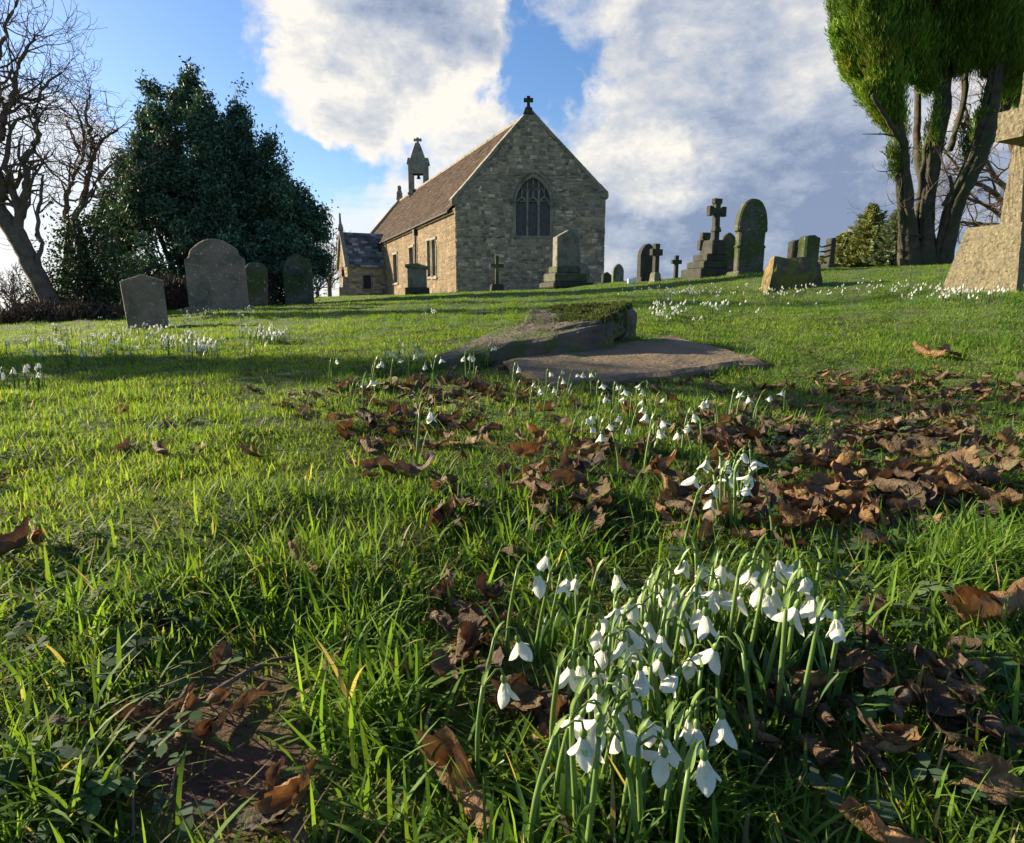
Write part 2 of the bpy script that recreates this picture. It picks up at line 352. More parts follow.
def hit(px, py, lift=0.0, tmax=60):
    """points where the rays through pixels meet the ground raised by lift; vectorised"""
    px = np.atleast_1d(np.asarray(px, float)); py = np.atleast_1d(np.asarray(py, float)); lift = np.broadcast_to(lift, px.shape)
    rx, uy = (px - W / 2) / F, (H / 2 - py) / F; sp, cp = math.sin(PITCH), math.cos(PITCH)
    D = np.stack([rx, cp + uy * sp, -sp + uy * cp], -1)
    ts = np.geomspace(.12, tmax, 90); lo = np.full(len(px), np.nan); hi = np.full(len(px), np.nan); prev = None
    for t in ts:
        q = D * t; below = (CAMH + q[:, 2]) < gz(q[:, 0], q[:, 1]) + lift
        new = below & np.isnan(hi); hi[new] = t; lo[new] = prev if prev else t * .9
        prev = t
        if not np.isnan(hi).any(): break
    ok = ~np.isnan(hi); lo = np.where(ok, lo, 1); hi = np.where(ok, hi, 1)
    for _ in range(14):
        mid = (lo + hi) / 2; q = D * mid[:, None]; below = (CAMH + q[:, 2]) < gz(q[:, 0], q[:, 1]) + lift
        hi = np.where(below, mid, hi); lo = np.where(below, lo, mid)
    q = D * hi[:, None]; q[:, 2] += CAMH
    return q, ok

ang = np.concatenate([np.linspace(-58, 58, 330), np.linspace(58, 302, 60)[1:-1]]); ang = np.radians(ang)
rad = np.concatenate([[0.02], np.geomspace(.1, 6, 260), np.geomspace(6, 60, 130)[1:], np.geomspace(60, 3500, 40)[1:]])
AA, RR = np.meshgrid(ang, rad); gx, gy = np.sin(AA) * RR, np.cos(AA) * RR
gzv = gz(gx, gy); na, nr = len(ang), len(rad)
idx = np.arange(nr * na).reshape(nr, na)
q = np.stack([idx[:-1], np.roll(idx[:-1], -1, 1), np.roll(idx[1:], -1, 1), idx[1:]], -1).reshape(-1, 4)[:, ::-1]
ground = npmesh('ground', np.stack([gx, gy, gzv], -1).reshape(-1, 3), [q], (1, 1, 1), M['soil'], smooth=True)
tag(ground, kind='structure')

# ------------------------------------------------------------------ church
AX = Vector((-.395, .919, 0)).normalized(); AN = Vector((-AX.y, AX.x, 0))   # along the building; AN points out of the sunny side
AN = Vector((-.919, -.395, 0)).normalized()
YG = 32.0
XL, XR = P(455, 205, YG)[0], P(605.5, 200, YG)[0]
ZL, ZR, ZA = P(455, 200, YG)[2], P(606, 194, YG)[2], P(530, 113, YG)[2]; XA = P(530, 113, YG)[0]
ZB = 0.6; LEN = 27.4
church = empty('church', (0, YG, ZB))
tag(church, 'small stone church with brown slate roof, bellcote and three light gable window', 'church')
CO = (0, YG, ZB)
def stonecol(r, warm=0):
    k = r.random(); v = r.uniform(.75, 1.15) if warm else r.uniform(.6, 1.3)
    c = (.205, .18, .148) if k < .42 else (.25, .205, .155) if k < .64 else (.165, .15, .13) if k < .84 else (.30, .27, .225)
    if warm: c = (.155, .117, .072) if k < .6 else (.13, .098, .062) if k < .85 else (.18, .14, .09)
    else: c = (c[0] * 1.2, c[1] * 1.17, c[2] * 1.08)
    return tuple(a * v for a in c)
def wall(st, mo, O, U, N_, zs, Lf, Rf, ops=(), wmin=.14, wmax=.42, warm=0, r=rnd, dep=.03):
    U = Vector(U); N_ = Vector(N_)
    sd_ = int(abs(Vector(O).x) * 7) + 3
    def pt(x, z, d):      # course lines wander a little, as in rough rubble
        wz = (float(vnoise(x, z * .6, 1.1, sd_)) - .5) * .17 + (float(vnoise(x, z, .4, sd_ + 1)) - .5) * .07; wx = (float(vnoise(x, z, .5, sd_ + 2)) - .5) * .08
        k = min(1.0, max(0.0, (z - zs[0]) * 2)); q = Vector(O) + U * (x + wx * (d > 0)) + N_ * d; return (q.x, q.y, z + wz * k)
    cuts = sorted(set(list(zs) + [o['z0'] for o in ops] + [o['z1'] for o in ops]))
    cuts = [c for c in cuts if zs[0] <= c <= zs[-1]]
    i = 0
    while i < len(cuts) - 1:                       # drop courses that are too thin
        if cuts[i + 1] - cuts[i] < .05 and i + 2 < len(cuts):
            drop = i + 1 if cuts[i + 1] in zs else i
            if 0 < drop < len(cuts) - 1: cuts.pop(drop); continue
        i += 1
    for za, zb in zip(cuts[:-1], cuts[1:]):
        zm = (za + zb) / 2
        iv = [(Lf, Rf)]
        for o in ops:
            if o['z0'] < zm < o['z1']:
                new = []
                for a, b in iv:
                    if o['r'](zm) < a(zm) or o['l'](zm) > b(zm): new.append((a, b)); continue
                    new += [(a, o['l']), (o['r'], b)]
                iv = new
        for a, b in iv:
            if b(zm) - a(zm) < .02: continue
            A0, A1, B0, B1 = a(za), a(zb), b(za), b(zb)
            if B1 < A1: A1 = B1 = (A1 + B1) / 2
            mo.add([pt(A0, za, 0), pt(B0, za, 0), pt(B1, zb, 0), pt(A1, zb, 0)], [(0, 1, 2, 3)])
            x = min(A0, A1) - r.uniform(0, .3); end = max(B0, B1)
            while x < end:
                w = r.uniform(wmin, wmax) * (1.25 if zb - za > .27 else .85); g = r.uniform(.006, .016)
                xa, xb = x + g, x + w - g; x += w
                nsub = 2 if (zb - za > .24 and r.random() < .35) else 1
                for k in range(nsub):
                    zl, zh = za + (zb - za) * k / nsub + g * .8, za + (zb - za) * (k + 1) / nsub - g * .8
                    f0 = (zl - za) / (zb - za); f1 = (zh - za) / (zb - za)
                    la, lb = A0 + (A1 - A0) * f0, A0 + (A1 - A0) * f1; ra, rb = B0 + (B1 - B0) * f0, B0 + (B1 - B0) * f1
                    j = lambda s=.035: r.uniform(-s, s)
                    q4 = [[max(xa + j(), la), zl + j(.03)], [min(xb + j(), ra), zl + j(.03)], [min(xb + j(), rb), zh + j(.03)], [max(xa + j(), lb), zh + j(.03)]]
                    if q4[1][0] - q4[0][0] < .05 and q4[2][0] - q4[3][0] < .05: continue
                    if q4[1][0] < q4[0][0]: q4[1][0] = q4[0][0] = (q4[1][0] + q4[0][0]) / 2
                    if q4[2][0] < q4[3][0]: q4[2][0] = q4[3][0] = (q4[2][0] + q4[3][0]) / 2
                    d = r.uniform(.35, 1.0) * dep; cx = sum(p[0] for p in q4) / 4; cz = sum(p[1] for p in q4) / 4
                    ins = .88
                    vs = [pt(p[0], p[1], .001) for p in q4] + [pt(cx + (p[0] - cx) * (1 - .02 / max(.1, abs(p[0] - cx))), cz + (p[1] - cz) * (1 - .018 / max(.06, abs(p[1] - cz))), d + j(.006)) for p in q4]
                    st.add(vs, [(4, 5, 6, 7)] + [(i_, (i_ + 1) % 4, (i_ + 1) % 4 + 4, i_ + 4) for i_ in range(4)], stonecol(r, warm))
def courses(z0, z1, a=.10, b=.22):
    z = [z0]
    while z[-1] < z1 - .1: z.append(z[-1] + rnd.uniform(a, b))
    z[-1] = z1; return z
def arch_hw(w, zs, H_):
    Rr = (H_ * H_ + w * w) / (2 * w)
    return lambda z: w if z <= zs else max(0.0, math.sqrt(max(0, Rr * Rr - (z - zs) ** 2)) - (Rr - w))
def arch_pts(xc, w, z0, zs, H_, n=9):
    f = arch_hw(w, zs, H_); zz = [zs + H_ * math.sin(math.pi / 2 * i / n) for i in range(n + 1)]
    return [(xc - w, z0)] + [(xc + w, z0)] + [(xc + f(z), z) for z in zz] + [(xc - f(z), z) for z in zz[-2::-1]]
# east window opening
wx0, wx1 = P(515, 220, YG)[0], P(551, 220, YG)[0]; WXC = (wx0 + wx1) / 2; WW = (wx1 - wx0) / 2
WZ0, WZS, WZT = P(530, 237, YG)[2], P(530, 203, YG)[2], P(530, 176, YG)[2]; WH = WZT - WZS
ahw = arch_hw(WW, WZS, WH)
# small niche right of the window
st, mo = MB(), MB()
zs_ = courses(ZB, ZA - .05)
def edge(x0, z0, x1, z1): return lambda z: x0 + (x1 - x0) * min(max((z - z0) / (z1 - z0), 0), 1)
Lf = edge(XL, ZL, XA, ZA); Rf = edge(XR, ZR, XA, ZA)
ops = [dict(z0=WZ0, z1=WZS, l=lambda z: WXC - WW, r=lambda z: WXC + WW)]
az = [WZS + WH * math.sin(math.pi / 2 * i / 7) for i in range(8)]
for a, b in zip(az[:-1], az[1:]): ops.append(dict(z0=a, z1=b, l=lambda z: WXC - ahw(z), r=lambda z: WXC + ahw(z)))
wall(st, mo, (0, YG, 0), (1, 0, 0), (0, -1, 0), zs_, Lf, Rf, ops)
gw = st.build('gable_wall', [M['rubble']], church, origin=CO)
mo.build('mortar_bed', M['mortar'], gw, origin=CO)
# long sunny wall (u along AX) and its openings; t = distance along the wall
def t_of(px):
    k = (px - 512) / 630.3
    return (XL - k * YG) / (k - AX.x / AX.y) / AX.y
def zside(px, py):
    t = t_of(px); y = YG + AX.y * t
    return P(px, py, y)[2]
EAVE = P(455, 208, YG)[2]
side_ops = []
def lancet(pxa, pxb, py0, py1): 
    ta, tb = sorted((t_of(pxa), t_of(pxb))); return dict(z0=zside(pxa, py1), z1=zside(pxb, py0), l=lambda z, a=ta: a, r=lambda z, b=tb: b, a=ta, b=tb)
for q4 in [(437.5, 433.6, 240, 277), (432.4, 428.8, 241, 277), (415.5, 411, 248, 271), (399, 395, 255, 283)]: side_ops.append(lancet(*q4))
st, mo = MB(), MB()
wall(st, mo, (XL, YG, 0), AX, AN, courses(ZB - .4, EAVE), lambda z: 0.0, lambda z: LEN, side_ops, .35, .9, 1, dep=.014)
sw = st.build('side_wall', M['rubble'], church, origin=CO); mo.build('mortar_bed', M['mortar_warm'], sw, origin=CO)
# plain far walls
st, mo = MB(), MB()
O2 = Vector((XR, YG, 0))
wall(st, mo, O2, AX, -AN, courses(ZB - .4, ZR - .4), lambda z: .0, lambda z: LEN, (), .5, 1.2)
fw = st.build('side_wall', M['rubble'], church, origin=CO); mo.build('mortar_bed', M['mortar'], fw, origin=CO)
st, mo = MB(), MB()
O3 = Vector((0, YG, 0)) + AX * LEN
wall(st, mo, O3, (1, 0, 0), (0, 1, 0), courses(ZB - .4, ZA - .05), Lf, Rf, (), .6, 1.4)
fg = st.build('gable_wall', M['rubble'], church, origin=CO); mo.build('mortar_bed', M['mortar'], fg, origin=CO)
# roof slopes as stepped slate courses
def slope(mb, e0, e1, r0, r1, nrow, tile=.34, lift=.022, cols=None):
    e0, e1, r0, r1 = map(Vector, (e0, e1, r0, r1)); n = (e1 - e0).cross(r0 - e0).normalized()
    if n.z < 0: n = -n
    for i in range(nrow):
        a, b = i / nrow, (i + 1) / nrow
        A0, A1 = e0.lerp(r0, a), e1.lerp(r1, a); B0, B1 = e0.lerp(r0, b), e1.lerp(r1, b)
        m = max(1, int((A1 - A0).length / tile)); off = rnd.random()
        for k in range(m + 1):
            f0, f1 = max(0, (k - off) / m), min(1, (k + 1 - off) / m)
            if f1 - f0 < 1e-4: continue
            l = lift * rnd.uniform(.7, 1.5)
            v = [A0.lerp(A1, f0) + n * l, A0.lerp(A1, f1) + n * l, B0.lerp(B1, f1) + n * .003, B0.lerp(B1, f0) + n * .003, A0.lerp(A1, f0), A0.lerp(A1, f1)]
            s = rnd.uniform(.72, 1.25); cc = (cols or [(.098, .069, .053), (.083, .062, .051), (.112, .080, .060), (.073, .059, .051)])[rnd.randrange(4)]
            mb.add(v, [(0, 1, 2, 3), (4, 5, 1, 0)], tuple(c * s for c in cc))
OV = .22
def rp(x, z, t): q = Vector((x, YG, z)) + AX * t; return q
rs = MB()
sl = (ZA - ZL) / (XA - XL)
slope(rs, rp(XL - OV, EAVE - .06, .42), rp(XL - OV, EAVE - .06, LEN - .3), rp(XA, ZA - .02, .42), rp(XA, ZA - .02, LEN - .3), 34)
slope(rs, rp(XR + OV, ZR - .35, LEN - .3), rp(XR + OV, ZR - .35, .42), rp(XA, ZA - .02, LEN - .3), rp(XA, ZA - .02, .42), 20, .8)
roof = rs.build('roof', M['roof'], church, origin=CO)
rd = MB(); rd.tube([rp(XA, ZA, .5), rp(XA, ZA, LEN - .4)], .11, 6); rd.build('ridge_tile', M['ashlar'], roof, origin=CO)
gt = MB(); gt.tube([rp(XL - OV - .05, EAVE - .12, .3), rp(XL - OV - .05, EAVE - .12, LEN - .4)], .06, 6)
gt.build('gutter', M['lead'], roof, origin=CO)
def strip(mb, a, b, up, depth, width_dir, wd):     # solid bar from a to b
    a, b, up, wd_ = Vector(a), Vector(b), Vector(up).normalized(), Vector(width_dir).normalized()
    vs = []
    for p in (a, b): vs += [p, p + wd_ * wd, p + wd_ * wd + up * depth, p + up * depth]
    mb.add(vs, [(0, 1, 2, 3), (7, 6, 5, 4), (0, 4, 5, 1), (1, 5, 6, 2), (2, 6, 7, 3), (3, 7, 4, 0)])
for t0 in (0, LEN - .45):
    base_ = Vector((0, YG - .06, 0)) + AX * t0
    for (xe, ze) in ((XL - .06, ZL - .08), (XR + .03, ZR - .06)):
        mb = MB(); a = base_ + Vector((xe, 0, ze)); b = base_ + Vector((XA, 0, ZA)); d = b - a
        nn = Vector((-d.z, 0, d.x)).normalized(); nn = nn if nn.z > 0 else -nn
        k = 9
        for i in range(k):
            strip(mb, a.lerp(b, i / k + .0015), a.lerp(b, (i + 1) / k - .0015), nn, .16 + rnd.uniform(-.012, .012), AX, .46)
        mb.build('gable_coping', M['ashlar'], church, origin=CO)
        mb = MB(); sx = -1 if xe < XA else 1
        mb.box((xe - sx * .04 + base_.x, base_.y + .22, ze - .03), (.30, .52, .22), bev=.03); mb.build('kneeler', M['ashlar'], church, origin=CO)
def cross3(mb, base, h, w, t, U=(1, 0, 0), stepped=True, cap=1.18, arm_z=.66, Nn=(0, -1, 0)):
    """a stone cross: outline in the U,z plane extruded along Nn"""
    U = Vector(U); Nn = Vector(Nn); hw = w * .5; s = t * .5; az_ = h * arm_z; e = s * cap
    o = [(-s * 1.1, 0), (s * 1.1, 0), (s, az_ - s), (hw - 2 * s, az_ - s), (hw - 1.4 * s, az_ - e), (hw, az_ - e), (hw, az_ + e), (hw - 1.4 * s, az_ + e), (hw - 2 * s, az_ + s), (s, az_ + s),
         (s, h - 2 * s), (e, h - 1.4 * s), (e, h), (-e, h), (-e, h - 1.4 * s), (-s, h - 2 * s), (-s, az_ + s),
         (-hw + 2 * s, az_ + s), (-hw + 1.4 * s, az_ + e), (-hw, az_ + e), (-hw, az_ - e), (-hw + 1.4 * s, az_ - e), (-hw + 2 * s, az_ - s), (-s, az_ - s)]
    Mx = Matrix((( U.x, -Nn.x, 0), (U.y, -Nn.y, 0), (0, 0, 1)))
    mb.prism(o, t * .9, bev=t * .07, M=Mx, off=base)
def apex_cross(px, y0, y1, Y, xw, parent, pedestal=True, mtl='ashlar'):
    a = P(px, y0, Y); b = P(px, y1, Y); mb = MB()
    cross3(mb, (a[0], Y + .16, a[2]), b[2] - a[2], xw, .15)
    o = mb.build('finial_cross', M[mtl], parent, origin=CO)
    if pedestal:
        mb = MB(); mb.box((a[0], Y + .16, a[2] - .16), (.52, .5, .36), taper=.62, bev=.03); mb.build('cross_pedestal', M[mtl], o, origin=CO)
apex_cross(528.5, 107, 95, YG, .46, church, mtl='grave_dark')
# gable window
win = MB()
outer = arch_pts(WXC, WW + .10, WZ0 - .06, WZS, WH + .12, 10); inner = arch_pts(WXC, WW - .05, WZ0 + .06, WZS, WH - .07, 10)
n_ = len(outer); vs = []
for y in (YG - .045, YG + .28):
    vs += [(x, y, z) for x, z in outer] + [(x, y, z) for x, z in inner]
fs = []
for i in range(n_):
    j = (i + 1) % n_
    fs += [(i, j, n_ + j, n_ + i), (n_ + i, n_ + j, 3 * n_ + j, 3 * n_ + i), (i, 2 * n_ + i, 2 * n_ + j, j)]
win.add(vs, fs); gwin = win.build('gable_window', M['ashlar'], church, origin=CO)
hm = MB()
pr = [(WXC + s * (WW + .2) , WZS - .05) for s in (-1, 1)]
f2 = arch_hw(WW + .17, WZS, WH + .2); zz = [WZS - .03 + (WH + .2) * math.sin(math.pi / 2 * i / 12) for i in range(13)]
for sgn in (-1, 1):
    hm.tube([(WXC + sgn * f2(z), YG - .06, z) for z in zz], .06, 5)
hm.build('hood_mould', M['ashlar'], gwin, origin=CO)
g = MB(); g.add([(x, YG + .2, z) for x, z in inner], [tuple(range(len(inner)))]); g.build('glass', M['glass'], gwin, origin=CO)
lw = (WW - .05) * 2 / 3
for s in (-.5, .5):
    mb = MB(); mb.box((WXC + s * lw, YG + .1, (WZ0 + WZS + .55) / 2), (.10, .16, WZS + .55 - WZ0), bev=.02); mb.build('mullion', M['ashlar'], gwin, origin=CO)
tr = MB()
for k in (-1, 0, 1):                      # arched heads of the three lights, upright bars above
    xc = WXC + k * lw; f3 = arch_hw(lw / 2 - .02, WZS - .08, .36)
    zz = [WZS - .08 + .36 * math.sin(math.pi / 2 * i / 8) for i in range(9)]
    for s in (-1, 1): tr.tube([(xc + s * f3(z), YG + .1, z) for z in zz], .05, 5)
for xx in (-1.0, -.5, 0, .5, 1.0):
    x = WXC + xx * lw; top = WZS
    while top < WZT and abs(x - WXC) < arch_hw(WW - .05, WZS, WH - .07)(top): top += .02
    tr.tube([(x, YG + .1, WZS + .25), (x, YG + .1, top)], .035, 5)
for xx in (-.75, -.25, .25, .75):
    x = WXC + xx * lw; z = WZS + .62
    tr.tube([(x - lw * .22, YG + .1, z - .15), (x - lw * .12, YG + .1, z), (x, YG + .1, z + .1), (x + lw * .12, YG + .1, z), (x + lw * .22, YG + .1, z - .15)], .03, 4)
tr.tube([(WXC - WW + .1, YG + .1, WZS + .1), (WXC + WW - .1, YG + .1, WZS + .1)], .03, 4)
tr.build('tracery', M['ashlar'], gwin, origin=CO)
# lancets in the long wall
for o in side_ops:
    fr, gl = MB(), MB()
    c = Vector((XL, YG, 0)) + AX * ((o['a'] + o['b']) / 2); wd = o['b'] - o['a']; hh = o['z1'] - o['z0']
    Mx = Matrix(((AX.x, -AN.x, 0), (AX.y, -AN.y, 0), (0, 0, 1)))
    for s in (-1, 1): fr.box(c + AX * (s * (wd / 2 + .0)) - AN * .06 + Vector((0, 0, (o['z0'] + o['z1']) / 2)), (.12, .22, hh + .1), M=Mx, bev=.02)
    for z in (o['z0'] - .04, o['z1'] + .04): fr.box(c - AN * .05 + Vector((0, 0, z)), (wd + .3, .26, .14), M=Mx, bev=.02)
    lw_ = fr.build('lancet_window', M['ashlar'], church, origin=CO)
    gl.box(c - AN * .2 + Vector((0, 0, (o['z0'] + o['z1']) / 2)), (wd, .03, hh), M=Mx); gl.build('glass', M['glass'], lw_, origin=CO)
dp = MB(); t = t_of(418.5); c = Vector((XL, YG, 0)) + AX * t + AN * .1
dp.tube([c + Vector((0, 0, ZB - .3)), c + Vector((0, 0, EAVE - .2))], .06, 6); 
Mx = Matrix(((AX.x, -AN.x, 0), (AX.y, -AN.y, 0), (0, 0, 1)))
dp.box(c + Vector((0, 0, EAVE - .35)), (.34, .2, .3), M=Mx, taper=1.2); dp.build('drainpipe', M['lead'], church, origin=CO)
# bellcote
TB = 20 / AX.y; bc = rp(XA, 0, TB); YB = bc.y; px0 = 418.8
bell = MB()
def pz(py): return P(px0, py, YB)[2]
xb = P(px0, 185, YB)[0]; bw = (P(430, 185, YB)[0] - P(408, 185, YB)[0]) * .88; ow = bw * .52; dp_ = .8
z0_, zo0, zo1, ze_, za_ = pz(208), pz(194), pz(174.5), pz(163), pz(150.5)
pier = (bw - ow) / 2
for s in (-1, 1): bell.box((xb + s * (ow + pier) / 2, YB, (z0_ - 1 + zo1) / 2), (pier, dp_, zo1 - z0_ + 1), bev=.03)
bell.box((xb, YB, (z0_ - 1 + zo0) / 2), (ow - .004, dp_ * .96, zo0 - z0_ + 1))
bell.box((xb, YB, (zo1 + ze_) / 2), (bw, dp_, ze_ - zo1), bev=.03)
bell_o = bell.build('bellcote', M['ashlar'], church, origin=CO)
sp_ = MB(); sp_.prism([(-bw * .44, 0), (bw * .44, 0), (.16, za_ - ze_ + .5), (-.16, za_ - ze_ + .5)], dp_ * .9, off=(xb, YB, ze_)); sp_.build('bellcote_gable', M['ashlar'], bell_o, origin=CO)
for s in (-1, 1):
    mb = MB(); mb.box((xb + s * (bw * .5 - .06), YB, ze_ + .1), (.34, dp_ * 1.06, .5), taper=.6, bev=.03); mb.build('shoulder_block', M['ashlar'], bell_o, origin=CO)
mb = MB(); mb.box((xb, YB, zo0 - .02), (bw + .16, dp_ + .14, .16), bev=.03); mb.build('string_course', M['ashlar'], bell_o, origin=CO)
mb = MB(); cross3(mb, (xb, YB, za_ + .45), pz(139) - za_ - .35, .62, .17); mb.build('finial_cross', M['ashlar'], bell_o, origin=CO)
mb = MB(); prof = [(.0, .24), (.08, .23), (.11, .15), (.14, .05), (.18, 0)]
vs = []; nn = 12
for r_, z in prof[1:]: vs += [(xb + r_ * math.cos(6.283 * k / nn), YB + r_ * math.sin(6.283 * k / nn), zo1 - .32 + z) for k in range(nn)]
mb.add(vs, [(i * nn + k, i * nn + (k + 1) % nn, (i + 1) * nn + (k + 1) % nn, (i + 1) * nn + k) for i in range(3) for k in range(nn)] + [tuple(range(nn))])
mb.box((xb, YB, zo1 - .03), (ow, .12, .10)); mb.build('bell', M['lead'], bell_o, origin=CO)
# finial on the far gable
fa = rp(XA, ZA, LEN - .3); mb = MB(); mb.box(fa + Vector((0, 0, .3)), (.55, .5, .5), taper=.8, bev=.04); mb.box(fa + Vector((0, 0, .75)), (.5, .45, .42), taper=.6, bev=.05); mb.box(fa + Vector((0, 0, 1.1)), (.3, .3, .34), bev=.06)
mb.build('finial', M['ashlar'], church, origin=CO)
# porch: projects from the sunny wall
TP0 = t_of(386.5); PL = 2.75; PW = 4.2
pc = Vector((XL, YG, 0)) + AX * TP0
c_in, c_out = pc, pc + AN * PL
ypc = c_out.y; EZP = P(352, 266, ypc)[2]; RZP = P(346, 231.5, ypc + 1.6)[2]; ZPB = ZB - .6
porch_w = MB(); porch_m = MB()
wo_ = dict(z0=P(365, 289, ypc + .5)[2], z1=P(365, 275, ypc + .5)[2], l=lambda z: 1.05, r=lambda z: 1.65)
wall(porch_w, porch_m, c_in, AN, -AX, courses(ZPB, EZP), lambda z: 0.0, lambda z: PL, [wo_], .3, .7)
mid = PW / 2
Lp = edge(0, EZP, mid, RZP); Rp = edge(PW, EZP, mid, RZP)
dw = .75; dzs = ZPB + 2.6; fdw = arch_hw(dw, dzs, .8)
door_ops = [dict(z0=ZPB, z1=dzs, l=lambda z: mid - dw, r=lambda z: mid + dw)] + [dict(z0=dzs + .16 * i, z1=dzs + .16 * (i + 1), l=lambda z: mid - fdw(z), r=lambda z: mid + fdw(z)) for i in range(5)]
wall(porch_w, porch_m, c_out, AX, AN, courses(ZPB, RZP - .05), Lp, Rp, door_ops, .3, .7, 1)
wall(porch_w, porch_m, c_in + AX * PW, AN, AX, courses(ZPB, EZP), lambda z: 0.0, lambda z: PL, (), .4, .9)
porch = porch_w.build('porch', M['rubble'], church, origin=CO); porch_m.build('mortar_bed', M['mortar'], porch, origin=CO)
pr_ = MB(); dcol = [(.13, .135, .14), (.10, .105, .11), (.17, .17, .165), (.34, .34, .32)]
def pp(t, d, z): q = c_in + AX * t + AN * d; return Vector((q.x, q.y, z))
slope(pr_, pp(-.18, PL + .0, EZP - .08), pp(-.18, -.2, EZP - .08), pp(mid, PL + .0, RZP), pp(mid, -1.6, RZP), 13, .42, .03, dcol)
slope(pr_, pp(PW + .18, -.2, EZP - .08), pp(PW + .18, PL, EZP - .08), pp(mid, -1.6, RZP), pp(mid, PL, RZP), 13, .42, .03, dcol)
pr_o = pr_.build('porch_roof', M['roof'], porch, origin=CO)
mb = MB()
for t0 in (-.2, PW + .2):
    strip(mb, pp(t0, PL - .12, EZP - .1), pp(mid, PL - .12, RZP), (0, 0, 1), .2, AN, .3)
mb.build('gable_coping', M['ashlar'], porch, origin=CO)
mb = MB(); a = pp(mid, PL + .05, RZP); mb.box(a + Vector((0, 0, .35)), (.36, .36, .5), taper=.55, bev=.03); mb.box(a + Vector((0, 0, .95)), (.15, .15, .8), taper=.8, bev=.02); mb.build('finial', M['ashlar'], porch, origin=CO)
mb = MB(); mb.box(pp(mid, PL - .5, ZPB + 1.6), (1.7, .06, 3.3), M=Mx); mb.build('door', M['bark'], porch, origin=CO)
mb = MB(); za_w, zb_w = wo_['z0'], wo_['z1']; mb.box(pp(.16, 1.35, (za_w + zb_w) / 2), (.05, .62, zb_w - za_w + .02), M=Mx); pwn = mb.build('window', M['lead'], porch, origin=CO)
mb = MB()
for d_, z_, sz in ((1.0, (za_w + zb_w) / 2, (.3, .12, zb_w - za_w + .2)), (1.7, (za_w + zb_w) / 2, (.3, .12, zb_w - za_w + .2)), (1.35, za_w - .04, (.32, .86, .12)), (1.35, zb_w + .05, (.32, .86, .14))): mb.box(pp(.09, d_, z_), sz, M=Mx, bev=.02)
mb.build('window_frame', M['ashlar'], pwn, origin=CO)
mb = MB(); mb.box(pp(.4, 1.3, (ZPB + EZP) / 2), (.05, 2.4, EZP - ZPB), M=Mx); mb.build('inner_wall', M['mortar'], porch, origin=CO)
# stepped buttress at the outer porch corner
mb = MB(); bq = c_out + AN * .3
mb.box(bq + AX * .25 + Vector((0, 0, ZPB + .9)), (.5, .7, 1.8), M=Mx, bev=.03); mb.box(bq + AX * .25 - AN * .12 + Vector((0, 0, ZPB + 2.1)), (.46, .45, .9), M=Mx, taper=.7, bev=.03)
mb.build('buttress', M['ashlar'], porch, origin=CO)
# ------------------------------------------------------------------ gravestones
def root_at(px, py, Y, name, label, cat, yaw=0.0, tilt=(0, 0), group=None, sink=0.0):
    p = P(px, py, Y); z = g1(p[0], p[1])
    z = min(z, p[2] + .15) if abs(z - p[2]) < .4 else p[2]
    return tag(empty(name, (p[0], p[1], z - sink), R(yaw), tilt), label, cat, group), Y / 615.0   # also metres per pixel there
def round_top(w, h, rise, n=14):
    f = arch_hw(w, h - rise, rise); zz = [h - rise + rise * math.sin(math.pi / 2 * i / n) for i in range(n + 1)]
    return [(-w, -.25), (w, -.25)] + [(f(z), z) for z in zz[:-1]] + [(0, h)] + [(-f(z), z) for z in zz[-2::-1]]
def low_arc(w, h, rise, n=10):
    o = [(-w, -.25), (w, -.25)]
    for i in range(n + 1):
        x = w * (1 - 2 * i / n); o.append((x, h - rise * (x / w) ** 2))
    return o
def shouldered(w, h, rise, sh, n=12):
    """arched centre between two scooped shoulders"""
    wi = w * .80; hs = h - rise - sh
    o = [(-w, -.25), (w, -.25), (w, hs)]
    for i in range(1, 6): a = math.pi / 2 * i / 5; o.append((w - (w - wi) * math.sin(a) , hs + sh * (1 - math.cos(a))))
    for i in range(1, n):
        x = wi * (1 - 2 * i / n); o.append((x, h - rise * (x / wi) ** 2))
    for i in range(5, 0, -1): a = math.pi / 2 * i / 5; o.append((-(w - (w - wi) * math.sin(a)), hs + sh * (1 - math.cos(a))))
    o.append((-w, hs)); return o
def headstone(px, py, Y, outline, t, name, label, mtl, yaw=23, tilt=(0, 0), plinth=None, panel=None, group=None, rough=.004):
    r, s = root_at(px, py, Y, name, label, 'gravestone', yaw, tilt, group)
    mb = MB(); mb.prism(outline, t, bev=t * .16, rough=rough); mb.build('slab', M[mtl], r)
    if plinth:
        mb = MB(); mb.box((0, 0, plinth[2] / 2 - .1), (plinth[0], plinth[1], plinth[2] + .2), bev=.03); mb.build('plinth', M[mtl], r)
    if panel:
        mb = MB(); k = len(panel)
        mb.prism(panel, .012, bev=.005, off=(0, -t / 2 - .003, 0)); mb.build('inscription_panel', M[mtl], r)
    return r
